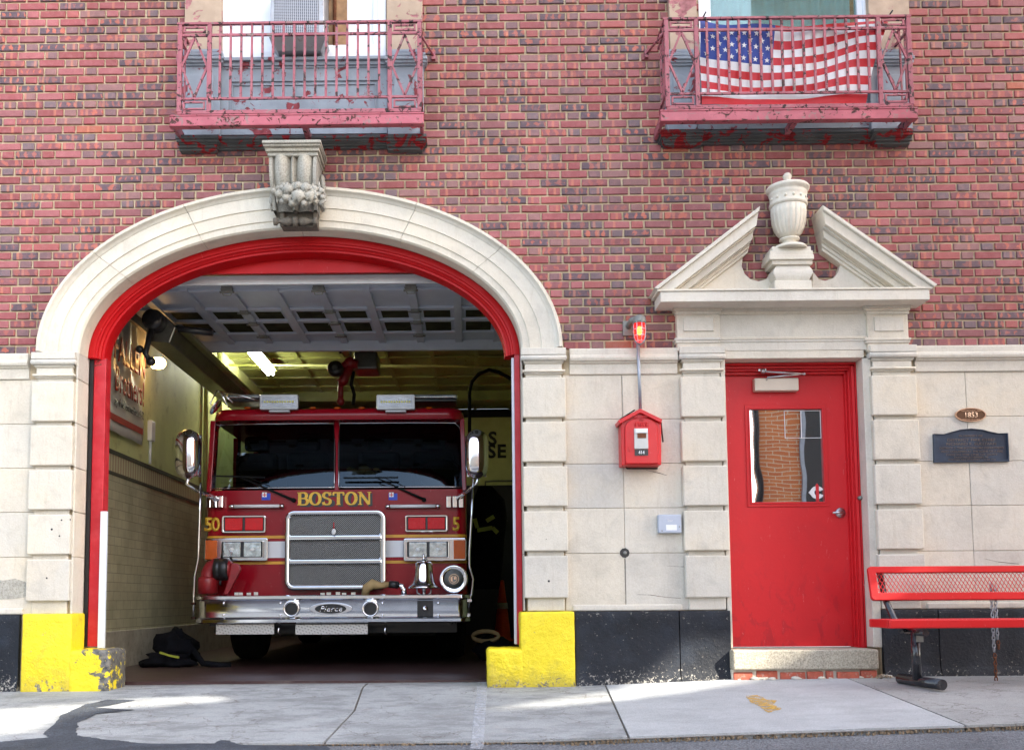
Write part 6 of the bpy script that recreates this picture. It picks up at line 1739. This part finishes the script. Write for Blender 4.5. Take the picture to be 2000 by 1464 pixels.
# bell
x, y, z = I(828, 1155, YU+.14); sb_ = 1950/(YU+.14+DIST); bpr = [(0, 1098), (6, 1096), (13, 1097), (16.5, 1100), (17.5, 1112), (19, 1125), (22, 1136), (26, 1141), (32, 1146), (32, 1148), (27, 1148.5), (0, 1147)]
bl_o = MB().lathe([(r/sb_, W(828, py, YU+.14)[1]) for r, py in bpr][::-1], (x, y, 0), 'z', 36).build('bell', 'chrome', tk)
s = MB().lathe([(r/sb_, W(828, py, YU+.14)[1]) for r, py in [(0, 1081), (2.4, 1082), (2.8, 1086), (2, 1089), (3.2, 1092), (6, 1095), (7, 1097)]][::-1], (x, y, 0), 'z', 16); s.build('finial', 'chrome', bl_o)
s = MB(); s.tube([I(814, 1148, YU+.14), I(815, 1157, YU+.14), I(822, 1161, YU+.14), I(836, 1161, YU+.14), I(841, 1157, YU+.14), I(842, 1148, YU+.14)], .007, 8); s.ball(I(828, 1151, YU+.14), .018); s.tube([I(828, 1153, YU+.14), I(828, 1164, YU+.14)], .014, 8); s.build('yoke', 'brushed_steel', bl_o)
# siren
x, y, z = I(886.5, 1130, YU+.06); s = MB().lathe([(.085, 0.02), (.115, -.005), (.128, .0), (.130, .02), (.125, .12), (.06, .2), (0, .2)], (x, y, z), 'y', 24); so3 = s.build('siren', 'chrome', tk)
MB().lathe([(0, .012), (.09, .013)], (x, y, z), 'y', 28).build('siren_face', 'cast_grey', so3)
s = MB()
for r in (.028, .044): s.tube([(x+r*math.cos(2*PI*k/20), y+.008, z+r*math.sin(2*PI*k/20)) for k in range(20)], .004, 6, closed=True)
s.box(x-.03, x-.012, y+.004, y+.01, z-.02, z+.02); s.box(x+.0, x+.02, y+.004, y+.01, z-.004, z+.02); s.build('siren_emblem', 'bronze_bright', so3)
# hose nozzle
s = MB(); s.tube([I(712, 1162, Yi-.1), I(716, 1148, Yi-.1), I(728, 1140, Yi-.1), I(745, 1143, Yi-.1), I(760, 1140, Yi-.1)], [.03, .045, .05, .03, .025], 12); ho_ = s.build('hose', 'tan_cloth', tk)
s = MB(); s.tube([I(760, 1140, Yi-.1), I(778, 1142, Yi-.1)], .034, 14); s.build('hose_coupling', 'black_paint', ho_)
s = MB(); s.tube([I(777, 1142, Yi-.1), I(785, 1144, Yi-.1), I(789, 1151, Yi-.1), I(789, 1163, Yi-.1)], [.022, .024, .024, .028], 14); s.build('elbow', 'chrome', ho_)
s = MB()
random.seed(9)
for px in (462, 470, 486, 500, 630, 642, 660, 672, 690): x, y, z = I(px, 1159.5, Yi-.05); s.box(x-.02, x+.02, y, y+.03, z-.01, z+.012+.008*random.random())
s.build('deck_fittings', 'chrome', tk)
# chassis, wheels, pump body behind the cab
s = MB(); s.box(cabx0+.3, cabx1-.3, YU+.2, 8.6, .45, .72); s.build('chassis', 'black_paint', tk)
s = MB(); s.box(cabx0+.1, cabx1-.1, YC+.02, YC+.3, .36, zc0-.04); s.box(cabx0+.15, cabx1-.15, YU+.12, YC+.1, .44, bz1_-.1); s.build('front_skid', 'black_paint', tk)
s = MB(); s.box(cabx0, cabx1, YR+.05, 9.0, .62, zr-.15); s.build('equipment_body', 'truck_red', tk, .02)
for x in (cabx0+.03, cabx1-.33):
    for y in (3.4, 7.4):
        w = MB().lathe([(.30, 0), (.47, 0.01), (.50, .05), (.50, .25), (.47, .29), (.30, .30)], (x, y, .552), 'x', 28); wo = w.build('wheel', 'rubber', tk)
        MB().lathe([(0, .02), (.28, .03), (.29, .27), (0, .28)], (x, y, .552), 'x', 24).build('rim', 'brushed_steel', wo)
s = MB()
for x in (cabx0+.36, cabx1-.36): s.tube([(x, 4.6, zr), (x, 8.8, zr)], .03)
s.build('roof_rail', 'brushed_steel', tk)

# ================================================================== OPPOSITE SIDE OF THE STREET (brick seen in reflections, tall wall added to block the sun)
SUN_EL, SAX, SAY = 34.0, .80, -.60           # direction towards the sun (horizontal part)
tan_e = math.tan(R_(SUN_EL))
OY = -8.7
def back(x, y, z):
    t = (OY-y)/SAY; return (x+SAX*t, z+tan_e*t)
# lit footprints on pavement / wall (world), carried up to made-up openings in the sun-blocking opposite wall
fR = [(W(1325, 1262)[0], -.03, .33), (W(1440, 1262)[0], -.03, .30), (W(1470, 1262)[0], -.03, .16), (*gpt(1525, 1312), .09), (*gpt(1440, 1334), .07), (*gpt(1330, 1352), .05), (*gpt(1180, 1372), .03), (*gpt(960, 1388), .0), (*gpt(1120, 1362), .03), (*gpt(1230, 1345), .05), (W(1300, 1262)[0], -.03, .2)]
fL = [(*gpt(-60, 1440), -.08), (*gpt(60, 1428), -.07), (*gpt(130, 1398), -.04), (*gpt(210, 1382), -.03), (*gpt(330, 1376), -.02), (*gpt(440, 1366), -.01), (*gpt(420, 1358), -.01), (*gpt(250, 1364), -.02), (*gpt(120, 1376), -.03), (*gpt(-60, 1388), -.04)]
hR = [back(*p) for p in fR]; hL = [back(*p) for p in fL]
opp = thing('opposite_building', 'orange brick building reflected in the door glass, its tall wall added and pierced to shape the sunlight', 'building')
bm = bmesh.new()
def loop(P):
    vs = [bm.verts.new((x, OY, z)) for x, z in P]
    for i in range(len(vs)): bm.edges.new((vs[i], vs[(i+1) % len(vs)]))
OX = 4.86
loop([(OX, -.1), (19, -.1), (19, 15.8), (OX, 15.8)]); loop(hR); loop(hL)
bmesh.ops.triangle_fill(bm, use_beauty=True, edges=bm.edges[:])
# drop the faces inside the openings
def inpoly(x, z, P):
    c = False; j = len(P)-1
    for i in range(len(P)):
        if (P[i][1] > z) != (P[j][1] > z) and x < (P[j][0]-P[i][0])*(z-P[i][1])/(P[j][1]-P[i][1])+P[i][0]: c = not c
        j = i
    return c
for f in bm.faces[:]:
    cc = f.calc_center_median()
    if inpoly(cc.x, cc.z, hR) or inpoly(cc.x, cc.z, hL): bm.faces.remove(f)
print('openings', [(round(a, 2), round(b, 2)) for a, b in hR], [(round(a, 2), round(b, 2)) for a, b in hL], len(bm.faces))
me = bpy.data.meshes.new('sun_blocking_wall'); bm.to_mesh(me); bm.free(); me.materials.append(MATS['opposite_brick'])
o = bpy.data.objects.new('sun_blocking_wall', me); C.objects.link(o); o.parent = opp
MB().box(OX, OX+.05, OY-.25, OY-.01, -.1, 5).build('side_wall', 'opposite_brick', opp)
MB().tube([(OX-.02, OY+.05, -.1), (OX-.02, OY+.05, 9)], .045).build('downpipe', 'black_paint', opp)
s = MB()
for kx_ in range(5):
    for kz in range(2):
        if kz == 1 : continue
        x = 5.62+kx_*2.2; s.box(x, x+1.1, OY+.005, OY+.02, 1.6+kz*3, 3.9+kz*3)
s.build('window_pane', 'black_paint', opp)
s = MB()
for kx_ in range(5):
    x = 5.62+kx_*2.2; s.frame([(x-.08, 1.52), (x+1.18, 1.52), (x+1.18, 3.98), (x-.08, 3.98)], [(x, 1.6), (x+1.1, 1.6), (x+1.1, 3.9), (x, 3.9)], OY+.005, OY+.06)
s.build('window_frame', 'conduit_grey', opp)
low = thing('low_shopfront', 'low pale building across the street left of the tall brick one', 'building')
s = MB(); s.box(-16, 3.4, -14, -13, -.1, 4.2); s.build('facade', 'limestone', low); s = MB(); s.box(-16.1, 3.5, -13, -12.9, 4.0, 4.25); s.build('cornice', 'white_paint', low)

# ================================================================== LIGHT
wd = bpy.data.worlds.new('World'); bpy.context.scene.world = wd; wd.use_nodes = True
nt_ = wd.node_tree; bg = nt_.nodes['Background']
sky = nt_.nodes.new('ShaderNodeTexSky'); sky.sky_type = 'NISHITA'; sky.sun_disc = False
sky.sun_elevation = R_(SUN_EL); az = math.atan2(SAX, SAY); sky.sun_rotation = az
sky.air_density = 1.0; sky.dust_density = 2.0
hs = nt_.nodes.new('ShaderNodeHueSaturation'); hs.inputs['Saturation'].default_value = .66
nt_.links.new(sky.outputs[0], hs.inputs['Color']); nt_.links.new(hs.outputs[0], bg.inputs['Color']); bg.inputs['Strength'].default_value = .15
sl = bpy.data.lights.new('sun', 'SUN'); sl.energy = 3.0; sl.angle = R_(.55); sl.color = (1, .93, .80)
so_ = bpy.data.objects.new('sun', sl); C.objects.link(so_)
so_.rotation_euler = Vector((SAX, SAY, tan_e)).to_track_quat('Z', 'Y').to_euler()
vs_ = bpy.context.scene.view_settings; vs_.view_transform = 'Standard'; vs_.look = 'None'; vs_.gamma = 1; vs_.exposure = 2.27
cy = bpy.context.scene.cycles
cy.max_bounces = 6; cy.diffuse_bounces = 3; cy.glossy_bounces = 4; cy.transparent_max_bounces = 6; cy.caustics_reflective = False; cy.caustics_refractive = False
cy.sample_clamp_indirect = 6
